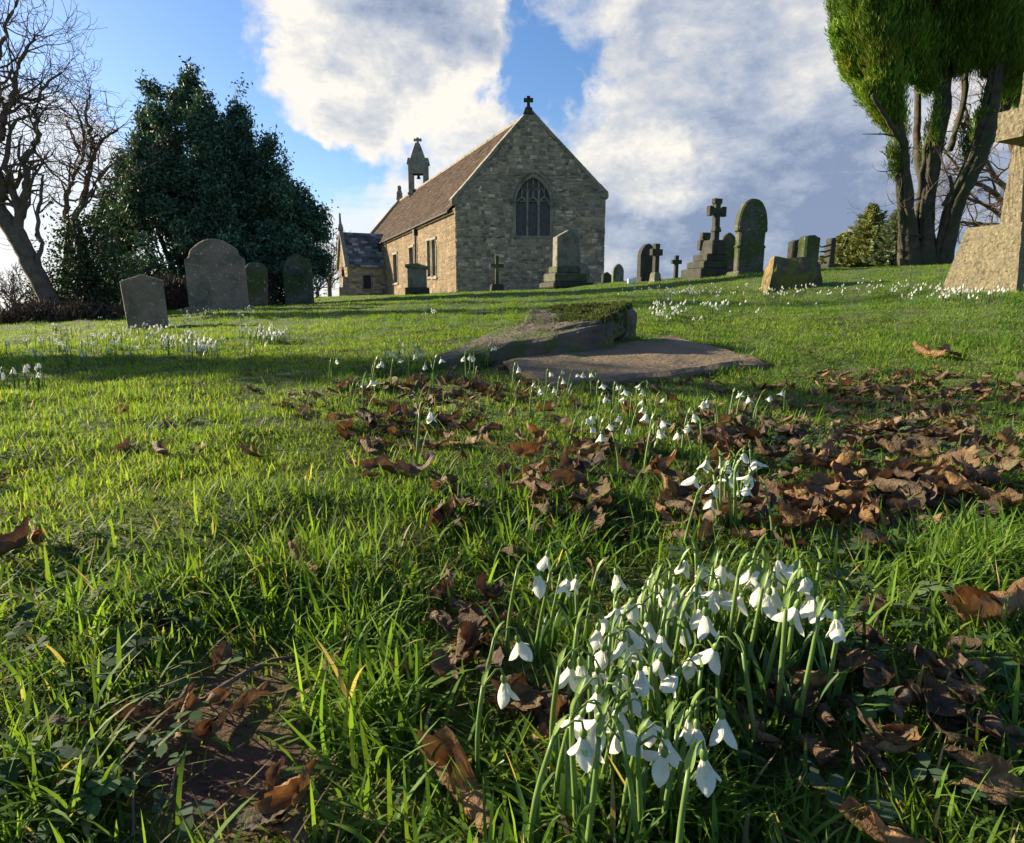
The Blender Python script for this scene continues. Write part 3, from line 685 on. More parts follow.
# left group
s = 9 / 615
headstone(149, 331, 9, [(-17.5 * s, -.25), (17.5 * s, -.25), (18.5 * s, 46 * s), (10 * s, 49 * s), (0, 52 * s), (-10 * s, 49 * s), (-18.5 * s, 46 * s)], .10, 'headstone',
          'small leaning brown headstone with a shallow pointed top, nearest on the left lawn', 'grave_warm', 12, (0, R(-2.5)))
s = 13 / 615
headstone(220, 311, 13, shouldered(27 * s, 69 * s, 11 * s, 8 * s), .16, 'headstone', 'wide grey headstone with arched shouldered top, the largest under the dark evergreen', 'grave_warm', 8, (R(-3), R(-2)), plinth=(62 * s, .3, .1),
          panel=[(p[0] * .84, .25 + p[1] * .84) for p in shouldered(26 * s, 62 * s, 8 * s, 6 * s)][2:] + [(-22 * s, .2), (22 * s, .2)])
s = 14.5 / 615
headstone(257, 308, 14.5, round_top(10 * s, 43 * s, 8 * s), .14, 'headstone', 'narrow mossy headstone half hidden behind the wide grey one', 'grave_moss', 30, (0, R(3)))
s = 18 / 615
headstone(300, 306, 18, round_top(13.5 * s, 47 * s, 16 * s), .16, 'headstone', 'round topped grey green headstone standing right of the dark evergreen', 'grave_moss', 14, (0, R(-1)))
# beside and before the church
r, s = root_at(417.5, 296, 27, 'table_tomb', 'small upright tomb with an overhanging cap before the sunlit church wall', 'tomb', 6)
mb = MB(); mb.prism(low_arc(9.2 * s, 26 * s, 1.0 * s), .5, bev=.03); mb.build('body', M['grave'], r)
mb = MB(); mb.prism([(-11 * s, 25.6 * s), (11.5 * s, 24 * s), (11.5 * s, 26.5 * s), (0, 29.5 * s), (-11 * s, 28.4 * s)], .66, bev=.03); mb.build('cap', M['grave'], r)
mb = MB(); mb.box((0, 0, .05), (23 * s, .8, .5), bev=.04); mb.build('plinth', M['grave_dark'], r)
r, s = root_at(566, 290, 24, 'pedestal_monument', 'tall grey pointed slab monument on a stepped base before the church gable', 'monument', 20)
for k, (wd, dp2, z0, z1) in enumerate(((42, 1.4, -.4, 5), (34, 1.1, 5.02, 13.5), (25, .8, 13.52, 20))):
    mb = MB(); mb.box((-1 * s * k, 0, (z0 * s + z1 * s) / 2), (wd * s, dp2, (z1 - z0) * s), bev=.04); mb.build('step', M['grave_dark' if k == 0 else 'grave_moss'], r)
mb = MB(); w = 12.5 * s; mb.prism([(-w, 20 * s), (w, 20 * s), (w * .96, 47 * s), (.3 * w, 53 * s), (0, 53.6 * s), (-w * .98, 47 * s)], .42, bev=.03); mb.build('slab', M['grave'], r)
headstone(581, 288, 29, round_top(.42, 1.05, .45), .14, 'headstone', 'small round topped headstone close against the church gable', 'grave', 20)
r, s = root_at(497, 292, 30, 'stone_cross', 'slim weathered cross standing close to the church gable wall', 'cross', 10)
mb = MB(); cross3(mb, (0, 0, .3), 1.35, .66, .15); mb.build('cross', M['grave_moss'], r)
mb = MB(); mb.box((0, 0, .1), (.7, .5, .5), bev=.04, taper=.8); mb.build('base', M['grave_dark'], r)
# skyline row right of the church
s = 24 / 615
headstone(617.5, 284, 24, round_top(6 * s, 17.5 * s, 8 * s), .16, 'headstone', 'very small round headstone on the skyline beside the church corner', 'grave')
headstone(606.5, 284, 28, [(-.25, -.2), (.25, -.2), (.22, .4), (0, .55), (-.22, .45)], .2, 'stone_stump', 'low dark stump of stone at the foot of the church corner', 'grave_dark')
s = 20 / 615
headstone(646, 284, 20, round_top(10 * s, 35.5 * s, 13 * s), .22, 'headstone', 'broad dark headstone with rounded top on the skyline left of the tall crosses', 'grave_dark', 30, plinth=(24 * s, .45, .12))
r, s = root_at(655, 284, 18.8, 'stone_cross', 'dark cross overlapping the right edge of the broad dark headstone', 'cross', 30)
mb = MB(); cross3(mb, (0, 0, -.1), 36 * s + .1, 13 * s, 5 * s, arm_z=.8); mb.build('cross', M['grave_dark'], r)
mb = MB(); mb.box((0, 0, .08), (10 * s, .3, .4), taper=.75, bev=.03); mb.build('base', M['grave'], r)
r, s = root_at(675.5, 281, 22, 'stone_cross', 'small plain cross alone on the skyline', 'cross', 16)
mb = MB(); cross3(mb, (0, 0, -.1), 22 * s + .1, 10.5 * s, 3.6 * s, cap=1.05, arm_z=.76); mb.build('cross', M['grave_dark'], r)
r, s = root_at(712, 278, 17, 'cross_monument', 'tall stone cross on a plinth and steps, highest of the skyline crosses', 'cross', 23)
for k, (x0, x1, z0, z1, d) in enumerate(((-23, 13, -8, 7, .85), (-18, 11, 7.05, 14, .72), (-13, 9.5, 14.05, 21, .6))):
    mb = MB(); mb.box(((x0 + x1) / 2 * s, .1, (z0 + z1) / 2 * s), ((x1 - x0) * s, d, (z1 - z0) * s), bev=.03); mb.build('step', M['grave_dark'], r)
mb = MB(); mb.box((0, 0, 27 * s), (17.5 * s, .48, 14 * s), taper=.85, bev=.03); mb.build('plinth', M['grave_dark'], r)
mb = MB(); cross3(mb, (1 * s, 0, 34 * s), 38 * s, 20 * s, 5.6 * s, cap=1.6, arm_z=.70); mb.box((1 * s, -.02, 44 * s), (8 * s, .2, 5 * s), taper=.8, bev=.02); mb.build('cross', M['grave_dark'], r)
r, s = root_at(703, 277, 19.5, 'stone_cross', 'short thick cross behind the steps of the tall cross', 'cross', 10)
mb = MB(); cross3(mb, (0, 0, -.1), 41 * s + .1, 13 * s, 7 * s, cap=1.25, arm_z=.74); mb.build('cross', M['grave_dark'], r)
s = 18.5 / 615
headstone(726, 277, 18.5, round_top(9 * s, 39 * s, 12 * s), .16, 'headstone', 'round headstone between the tall cross and the big arched headstone', 'grave_moss', 15)
s = 15.5 / 615 * .93
hs = [(-15.5 * s, -.2), (15.5 * s, -.2), (15.5 * s, 26 * s), (17 * s, 28 * s), (15.0 * s, 30 * s), (15.2 * s, 42 * s), (17.4 * s, 43.5 * s)]
up = [(17.4 * s * math.cos(math.pi / 2 * i / 14) ** .82, 45 * s + 30 * s * math.sin(math.pi / 2 * i / 14)) for i in range(15)]
hs = hs + up[:-1] + [(0, 75 * s)] + [(-a, b) for a, b in up[-2::-1]] + [(-a, b) for a, b in hs[:1:-1]]
r = headstone(748, 274, 15.5, hs, .20, 'headstone', 'big mossy headstone with tall pointed arch top on the skyline', 'grave_moss', 14, plinth=(38 * s, .5, 3 * s),
              panel=[(-12 * s, 8 * s), (12 * s, 8 * s), (12 * s, 44 * s)] + [(a * .74, 44 * s + (b - 45 * s) * .78) for a, b in up[1:-1]] + [(-a * .74, 44 * s + (b - 45 * s) * .78) for a, b in up[-2:0:-1]] + [(-12 * s, 44 * s)])
s = 14 / 615
headstone(795, 272, 14, low_arc(8 * s, 30 * s, 3 * s), .2, 'headstone', 'dark flat topped headstone, left one of a touching pair', 'grave_dark', 16, rough=.012)
headstone(806, 273, 13.4, low_arc(8.5 * s, 32 * s, 2 * s), .24, 'headstone', 'dark square headstone, right one of a touching pair', 'grave_moss', 20, (0, R(1.5)), rough=.012)
# tipped block; sunlight is put into the orange colour of its end
r, s = root_at(790, 290, 10, 'fallen_coped_stone', 'fallen coped tombstone with an end coloured orange for the sunlight', 'tombstone', -6)
def ring(x, k, dz=0, sl=0.0): return [(x, -.22 * k, -.12), (x, .22 * k, -.12), (x + sl * .6, .24 * k, .26 * k + dz), (x + sl, .12 * k, .43 * k + dz), (x + sl, -.08 * k, .44 * k + dz), (x + sl * .5, -.24 * k, .22 * k + dz)]
xs = [(-.45, 1.0, 0, .13), (-.40, 1.03, .0, .13), (-.15, 1.0, -.02, .05), (.1, 1.0, .0), (.3, 1.0, -.02), (.42, .92, -.06), (.47, .7, -.12)]
vs = sum([ring(*q) for q in xs], []); vs = [(a * .9 + rnd.uniform(-.012, .012), b + rnd.uniform(-.015, .015), c * 1.14 + rnd.uniform(-.015, .015)) for a, b, c in vs]
mb = MB(); mb.add(vs, [(i * 6 + (k + 1) % 6, i * 6 + k, (i + 1) * 6 + k, (i + 1) * 6 + (k + 1) % 6) for i in range(6) for k in range(6)] + [tuple(36 + k for k in range(6))])
mb.build('block', M['grave_algae'], r)
mb = MB(); mb.add([(a - .004, b, c) for a, b, c in vs[:6]] + [(-.385, .0, .17)], [(k, 6, (k + 1) % 6) for k in range(6)]); mb.build('block_end', M['sunlit_end'], r)
r, s = root_at(828, 273, 17.5, 'leaning_post', 'dark broken gravestone post with ivy shoots, left of the young conifers', 'gravestone', 20)
mb = MB(); mb.prism([(-3 * s, -.2), (3.4 * s, -.2), (3.6 * s, 28 * s), (2 * s, 29.5 * s), (-3 * s, 28.5 * s)], .2, bev=.02, rough=.01); mb.box((-2 * s, -.05, 2 * s), (14 * s, .4, 6 * s), bev=.04); mb.build('post', M['grave_dark'], r)
mb = MB()
for k in range(3): mb.tube([(-3 * s, -.1, (23 - 5 * k) * s), (-10 * s, -.1, (21 - 5 * k) * s), (-16 * s, -.12, (20 - 4 * k) * s), (-19 * s, -.1, (23 - 8 * k) * s)], [.035, .03, .02, .008], 5)
mb.build('ivy_stem', M['twig'], r)
# big cross on the right edge
CRX = P(937, 293, 6.0); crY = 6.0
r = empty('wheel_base_cross', (0, 0, 0)); r.name = 'granite_cross'
tag(r, 'big rough cut granite cross on a tapering block base at the right edge', 'cross')
# face towards the sun is the arm end side: local x runs along AN (away from the viewer's right), local y along AX
a0 = P(1018, 293, 5.72); z0 = g1(a0[0], a0[1]) - .05
r.location = (a0[0], a0[1], z0)
ex = AX.copy()   # visible lit face runs along ex from its near corner
face_n = Vector((-ex.y, ex.x, 0)); face_n = face_n if face_n.dot(Vector((-1, -.3, 0))) > 0 else -face_n
def frust(mb, u0, u1, v0, v1, za, zb, u0t, u1t, v0t, v1t):
    """u along the lit face away from its near corner, v into the stone; uneven hewn faces"""
    n = 9; 
    def q(u, v, z): p = ex * u - face_n * v; return (p.x, p.y, z)
    L = []
    for i in range(n + 1):
        f = i / n; z = za + (zb - za) * f; a, b, c, d = (u0 + (u0t - u0) * f, u1 + (u1t - u1) * f, v0 + (v0t - v0) * f, v1 + (v1t - v1) * f)
        row = []
        for (ua, va, ub, vb) in ((a, c, b, c), (b, c, b, d), (b, d, a, d), (a, d, a, c)):
            for k in range(n): 
                g_ = k / n; j = .0045
                row.append(q(ua + (ub - ua) * g_ + rnd.uniform(-j, j), va + (vb - va) * g_ + rnd.uniform(-j, j), z + (rnd.uniform(-j, j) if 0 < i < n else 0)))
        L.append(row)
    m = 4 * n; vs = sum(L, [])
    fs = [(i * m + k, i * m + (k + 1) % m, (i + 1) * m + (k + 1) % m, (i + 1) * m + k) for i in range(n) for k in range(m)] + [tuple(range(m - 1, -1, -1)), tuple(n * m + k for k in range(m))]
    mb.add(vs, fs)
def at_face(px, py, v=0.0):    # where a pixel's ray meets the vertical plane of the lit face: (u, height)
    d = Vector(ray(px, py)); o = Vector((a0[0], a0[1], z0)); c = Vector((0, 0, CAMH)); t = (o - face_n * v - c).dot(face_n) / d.dot(face_n); p = c + d * t - o
    return p.dot(ex), p.z
uB, _ = at_face(934, 293); uT, zT = at_face(967, 228, .10); u2, _ = at_face(1021, 229, .10)
mb = MB(); frust(mb, 0, uB, 0, 1.0, -.15, zT, u2, uT, .10, .90); mb.build('base', M['granite'], r)
shv = .36
s0, _ = at_face(999, 226, shv); sR, _ = at_face(1021, 226, shv); s1, zA0 = at_face(1012, 143, shv); sR1, _ = at_face(1024, 143, shv)
_, zA1 = at_face(1010, 112, shv); aL, zB0 = at_face(995, 142, .05); aR, _ = at_face(1022, 142, .05); _, zB1 = at_face(998, 113, .05)
mb = MB(); frust(mb, sR, s0, shv, shv + .28, zT - .02, zB0 + .01, sR1, s1, shv + .02, shv + .26); frust(mb, sR1, s1, shv + .02, shv + .26, zB1 - .01, zB1 + .5, sR1 + .01, s1 - .01, shv + .03, shv + .25)
mb.build('shaft', M['granite'], r)
mb = MB(); frust(mb, aR, aL, .05, .95, zB0, zB1, aR, aL, .05, .95); mb.build('arms', M['granite'], r)

# ------------------------------------------------------------------ broken ledger stones in the lawn
def slab_mesh(mb, corners_top, thick, nx=26, ny=12, bump=.012, seed=1, skirt=None):
    """corners_top: near-left, near-right, far-right, far-left; a stone slab with uneven top and edges"""
    c = [Vector(q) for q in corners_top]; vs = []; fs = []
    nrm = (c[1] - c[0]).cross(c[3] - c[0]).normalized(); nrm = nrm if nrm.z > 0 else -nrm
    for layer in (0, 1):
        for j in range(ny + 1):
            for i in range(nx + 1):
                f, g_ = i / nx, j / ny
                p = c[0].lerp(c[1], f).lerp(c[3].lerp(c[2], f), g_)
                e = min(f, 1 - f) * nx, min(g_, 1 - g_) * ny; edge_ = min(e)
                h = (vnoise(np.array([p.x * 3]), np.array([p.y * 3]), .35, seed)[0] - .5) * bump * 2 + (vnoise(np.array([p.x]), np.array([p.y]), .05, seed + 3)[0] - .5) * bump * .8
                if edge_ < .5:
                    p = p + Vector((vnoise(np.array([p.x]), np.array([p.y]), .09, seed + 5)[0] - .5, vnoise(np.array([p.x]), np.array([p.y]), .09, seed + 8)[0] - .5, 0)) * .035
                    h -= .012
                vs.append(p + nrm * (h if layer == 0 else -thick))
    m = nx + 1; off = m * (ny + 1)
    for j in range(ny):
        for i in range(nx):
            a = j * m + i; fs.append((a, a + 1, a + m + 1, a + m)); fs.append((off + a + m, off + a + m + 1, off + a + 1, off + a))
    bd = [i for i in range(m)] + [j * m + nx for j in range(1, ny + 1)] + [ny * m + i for i in range(nx - 1, -1, -1)] + [j * m for j in range(ny - 1, 0, -1)]
    for k in range(len(bd)): a, b = bd[k], bd[(k + 1) % len(bd)]; fs.append((b, a, off + a, off + b))
    mb.add(vs, fs)
def onray(px, py, z=None, lift=None):
    if lift is not None: return hit([px], [py], lift)[0][0]
    d = ray(px, py); t = (z - CAMH) / d[2]; return np.array([0, 0, CAMH]) + d * t
fl = tag(empty('flat_ledger', (0, 0, 0)), 'worn flat brown grave slab lying level in the grass', 'grave slab')
mb = MB(); cs = [onray(*q, lift=.022) for q in ((545, 386), (770, 360), (672, 334), (505, 359))]
slab_mesh(mb, cs, .12, 40, 22, .005, 4); ctr = sum(cs) / 4; fl.location = Vector(ctr); mb.build('slab', M['ledger_flat'], fl, origin=ctr)
tl = tag(empty('tilted_ledger', (0, 0, 0)), 'tilted mossy grave slab heaved up out of the lawn', 'grave slab')
# near edge: low at the left, high at the right end
Ya, Yb = 2.75, 3.25
nl = P(424, 362, Ya); nr_ = P(604, 325, Yb - .02); fr_ = P(628, 304, 3.72); fl_ = P(500, 326, 3.55)
mb = MB(); cs = [nl, nr_, fr_, fl_]; ctr = sum(cs) / 4; tl.location = Vector(ctr)
slab_mesh(mb, cs, .13, 44, 18, .007, 9); mb.build('slab', M['ledger'], tl, origin=ctr)
mb = MB(); cs2 = [P(512, 343, 3.12), P(604, 319, 3.26), P(630, 303, 3.74), P(530, 308, 3.66)]
slab_mesh(mb, cs2, .13, 34, 22, .012, 19); mb.build('raised_rim', M['ledger'], tl, origin=ctr)
cs3 = [P(560, 327, 3.34), P(604, 319, 3.27), P(630, 303, 3.73), P(548, 306.5, 3.68)]
def moss_on(quad, n, seed, edge=.0, lo=.008, hi=.02):
    """short moss tufts on a stone face; returns vertices relative to ctr"""
    rg_ = np.random.default_rng(seed); f, g_ = rg_.uniform(-edge, 1 + edge, n), rg_.uniform(-edge, 1 + edge, n); c = [np.array(q) for q in quad]
    p = (c[0] * (1 - f)[:, None] + c[1] * f[:, None]) * (1 - g_)[:, None] + (c[3] * (1 - f)[:, None] + c[2] * f[:, None]) * g_[:, None]
    p = p[vnoise(p[:, 0], p[:, 1] + p[:, 2], .07, seed) + .5 * vnoise(p[:, 0], p[:, 1], .022, seed + 1) > .62]; n = len(p); ax = rg_.normal(0, .55, (n, 3)); ax[:, 2] += .9; ax /= np.linalg.norm(ax, axis=1)[:, None]
    L = rg_.uniform(lo, hi, n)[:, None]; s_ = np.cross(ax, rg_.normal(size=(n, 3))); s_ /= np.linalg.norm(s_, axis=1)[:, None]
    v = np.stack([p - s_ * .003, p + s_ * .003, p + ax * L], 1).reshape(-1, 3); pal = np.array([(.10, .14, .018), (.07, .105, .016), (.13, .15, .025), (.085, .075, .02)])
    return v, np.repeat(pal[rg_.integers(0, 4, n)] * rg_.uniform(.6, 1.3, (n, 1)), 3, 0)
up_ = np.array([0, 0, .004])
side_ = [cs3[1] - np.array([0, .02, .11]), cs3[2] - np.array([-.02, 0, .12]), cs3[2] + np.array([.01, 0, 0]), cs3[1] + np.array([0, -.01, 0])]
mv = [moss_on([q + up_ for q in cs3], 16000, 3), moss_on(side_, 5000, 4), moss_on([q + up_ for q in cs2], 2500, 5, .02, .004, .009), moss_on([cs[0] + up_, cs[1] + up_, cs[2] + up_, cs[3] + up_], 1500, 6, .01, .003, .007)]
v_ = np.concatenate([a for a, _ in mv]) - ctr; npmesh('moss', v_, [np.arange(len(v_)).reshape(-1, 3)], np.concatenate([b_ for _, b_ in mv]), M['hedge'], tl)
for k in range(3):      # broken stones under the raised end
    px, py, Y = ((590, 338, 3.3), (560, 347, 3.15), (622, 322, 3.7))[k]
    p = P(px, py, Y); rr = tag(empty('broken_stone', p), ('broken stone chunk wedged under the middle of the tilted slab', 'flat broken stone chunk under the low part of the tilted slab', 'squared stone block propping the raised end of the tilted slab')[k], 'stone')
    mb = MB(); mb.box((0, 0, -.05), ((.22, .16, .2), (.26, .14, .12), (.2, .16, .26))[k], bev=.03, taper=.9); mb.build('stone', M['ledger'], rr)
    rr.rotation_euler = (.1, -.15, .5 * k + .2)
r, s = root_at(632, 281, 19, 'grave_marker', 'tiny white marker lying on the lawn right of the church', 'marker', 15)
mb = MB(); mb.box((0, 0, .07), (.27, .05, .15), bev=.01); mb.build('card', M['white'], r); mb = MB(); mb.box((0, .03, .02), (.05, .04, .12)); mb.build('foot', M['lead'], r)
# ------------------------------------------------------------------ trees
def grow(mb, p, d, L, r, depth, rg, up=.15, wig=.35, spread=.7, kids_n=(2, 4), minr=.006, ends=None, ratio=.68, nseg=5):
    """one branch with its side branches"""
    pts = [Vector(p)]; rr = [r]; d = Vector(d).normalized()
    for i in range(nseg):
        j = Vector((rg.gauss(0, 1), rg.gauss(0, 1), rg.gauss(0, 1))) * wig * .5
        d = (d + j + Vector((0, 0, up))).normalized(); pts.append(pts[-1] + d * (L / nseg)); rr.append(max(minr * .6, r * (1 - .55 * (i + 1) / nseg)))
    mb.tube(pts, rr, 7 if r > .08 else 5 if r > .025 else 3, cap=False)
    if depth <= 0:
        if ends is not None: ends.append((pts[-1], d))
        return
    n = rg.randint(*kids_n)
    for k in range(n):
        f = rg.uniform(.35, 1.0) if k else 1.0
        i = min(nseg - 1, int(f * nseg)); base = pts[i].lerp(pts[i + 1], f * nseg - i) if i < nseg else pts[-1]
        a = Vector((rg.gauss(0, 1), rg.gauss(0, 1), rg.gauss(0, .8))).normalized()
        dd = (d * (1 - spread * .5) + a * spread).normalized() if k else (d + a * .25).normalized()
        grow(mb, base, dd, L * rg.uniform(.55, .85), max(minr, rr[min(i, nseg)] * ratio * rg.uniform(.75, 1)), depth - 1, rg, up, wig, spread, kids_n, minr, ends, ratio, nseg)
def limb_pts(pl, Y, jit=0.0, sub=4):
    """smooth 3-D polyline from picture points, each with its own radius in pixels; Y may vary per point"""
    pts = [Vector(P(a[0], a[1], a[3] if len(a) > 3 else Y)) for a in pl]; rad = [a[2] * (a[3] if len(a) > 3 else Y) / 615 for a in pl]
    out, ro = [], []
    for i in range(len(pts) - 1):
        p0, p1, p2, p3 = pts[max(i - 1, 0)], pts[i], pts[i + 1], pts[min(i + 2, len(pts) - 1)]
        for k in range(sub):
            t = k / sub; t2, t3 = t * t, t ** 3
            q = (p1 * 2 + (p2 - p0) * t + (p0 * 2 - p1 * 5 + p2 * 4 - p3) * t2 + (p1 * 3 - p0 - p2 * 3 + p3) * t3) * .5
            out.append(q + Vector((rnd.gauss(0, jit), rnd.gauss(0, jit), rnd.gauss(0, jit)))); ro.append(rad[i] + (rad[i + 1] - rad[i]) * t)
    out.append(pts[-1]); ro.append(rad[-1]); return out, ro
def bare_tree(label, base, Y, trunk, limbs, seed, twig_depth=2, twig_L=.9, group=None, dens=1.0, up=.1, name='bare_tree'):
    rg = random.Random(seed); b = P(*base, Y); b[2] = min(b[2], g1(b[0], b[1]) + .1)
    r = tag(empty(name, b), label, 'tree', group)
    mt, mc = MB(), MB()
    for pl in trunk:
        p, q = limb_pts(pl, Y, .01); mt.tube(p, q, 10)
    for pl in limbs:
        p, q = limb_pts(pl, Y, .02, 5); mc.tube(p, q, 7, cap=False)
        for i in range(3, len(p), 1):
            f = i / len(p)
            for _ in range(2 if rg.random() < dens * (.35 + .6 * f) else (1 if rg.random() < dens * .7 else 0)):
                d = (p[i] - p[i - 1]).normalized(); a = Vector((rg.gauss(0, 1), rg.gauss(0, 1), rg.gauss(0, .7))).normalized()
                grow(mc, p[i], (d * .5 + a).normalized(), twig_L * rg.uniform(.5, 1.1), max(.008, q[i] * .5), twig_depth, rg, up, .55, .8, (2, 3), .0055, None, .66, 4)
    mt.build('trunk', M['bark'], r, True, origin=b); mc.build('branches', M['twig'], r, True, origin=b)
    return r
bare_tree('large bare tree leaning out of the left edge with crooked limbs', (68, 332), 13,
          [[(74, 338, 9), (60, 318, 8), (47, 296, 8), (36, 274, 8), (24, 250, 8), (12, 228, 8), (-6, 205, 7)]],
          [[(24, 250, 6), (20, 220, 4.2), (26, 185, 3.5), (24, 160, 3), (36, 140, 2.6), (36, 112, 2), (46, 85, 1.3), (62, 72, .6)],
           [(36, 274, 4), (40, 250, 2), (38, 215, 1.7), (42, 180, 1.2), (34, 168, .8)],
           [(-6, 205, 6), (4, 190, 6), (-8, 160, 4), (4, 120, 3.2), (14, 92, 2.6), (20, 62, 1.8), (34, 40, 1), (44, 38, .5)],
           [(12, 228, 5), (0, 208, 4), (-16, 150, 4), (-4, 100, 3), (-2, 60, 2), (10, 20, 1.4), (20, -10, .8)],
           [(20, 218, 3), (8, 175, 2.5), (10, 130, 1.8), (22, 118, 1.2), (40, 112, .7)],
           [(12, 92, 2), (30, 100, 1.5), (44, 96, .8)], [(0, 200, 4), (-30, 180, 3.5), (-60, 120, 3), (-50, 40, 2)],
           [(-6, 205, 6), (-40, 190, 5), (-80, 150, 4), (-110, 80, 3), (-100, 0, 2)], [(-20, 195, 5), (-30, 120, 4), (-20, 40, 3), (-30, -60, 2)]], 11, 2, .8, dens=.55)
bare_tree('slender bare tree with forking crown behind the evergreen bush', (68, 326), 16,
          [[(66, 326, 5), (66, 300, 4.5), (68, 260, 4), (70, 228, 3.5)]],
          [[(70, 228, 3), (66, 200, 2.4), (72, 178, 2), (82, 160, 1.7), (84, 140, 1.4), (80, 118, 1.1), (70, 100, .6)],
           [(70, 228, 3), (82, 200, 2.6), (88, 175, 2.2), (96, 150, 1.8), (104, 138, 1.3), (118, 130, .7)],
           [(88, 170, 2), (92, 140, 1.6), (86, 112, 1.2), (90, 88, .6)], [(82, 160, 1.4), (74, 140, 1.0), (66, 120, .6)],
           [(84, 205, 2), (98, 180, 1.5), (112, 165, .8)]], 23, 2, .75, dens=.7)
bare_tree('bare tree with fine twigs behind the granite cross', (1010, 262), 26,
          [[(1012, 266, 5), (1014, 220, 5), (1018, 170, 4)]],
          [[(1014, 215, 3), (990, 190, 2.2), (965, 175, 1.5), (945, 150, .8)], [(1016, 200, 3), (985, 160, 2.2), (968, 120, 1.5), (962, 80, .8)], [(1018, 170, 3), (1005, 120, 2), (990, 70, 1)],
           [(1013, 240, 2.5), (985, 225, 1.8), (960, 222, 1.2), (945, 205, .6)], [(1014, 225, 2.5), (985, 205, 1.8), (960, 195, 1)], [(1018, 170, 3), (1035, 120, 2), (1040, 60, 1)]], 31, 3, 1.5, dens=1.0, up=.03)
# leaf clouds -------------------------------------------------------------
def leafquads(cen, nrm_bias, ln, wd, cols, rng_, axis=None, axis_mix=.0, fold=True):
    n = len(cen); a = rng_.normal(size=(n, 3)); a /= np.linalg.norm(a, axis=1)[:, None]
    if axis is not None: a = axis * axis_mix + a * (1 - axis_mix); a /= np.linalg.norm(a, axis=1)[:, None]
    b = rng_.normal(size=(n, 3)); b = np.cross(a, b); b /= np.linalg.norm(b, axis=1)[:, None]
    L = (ln * rng_.uniform(.6, 1.3, n))[:, None]; Wd = (wd * rng_.uniform(.6, 1.3, n))[:, None]; nn = np.cross(a, b)
    v = np.stack([cen - a * L * .5, cen + b * Wd * .5 + nn * Wd * .15, cen + a * L * .5, cen - b * Wd * .5 + nn * Wd * .15], 1).reshape(-1, 3)
    f = np.arange(n * 4).reshape(n, 4); tri = np.concatenate([f[:, [0, 1, 2]], f[:, [0, 2, 3]]])
    return v, tri, np.repeat(cols, 4, 0)
def leafcol(n, palette, rng_, sd=.18):
    pal = np.array(palette); c = pal[rng_.integers(0, len(pal), n)] * np.exp(rng_.normal(0, sd, n))[:, None]; return c
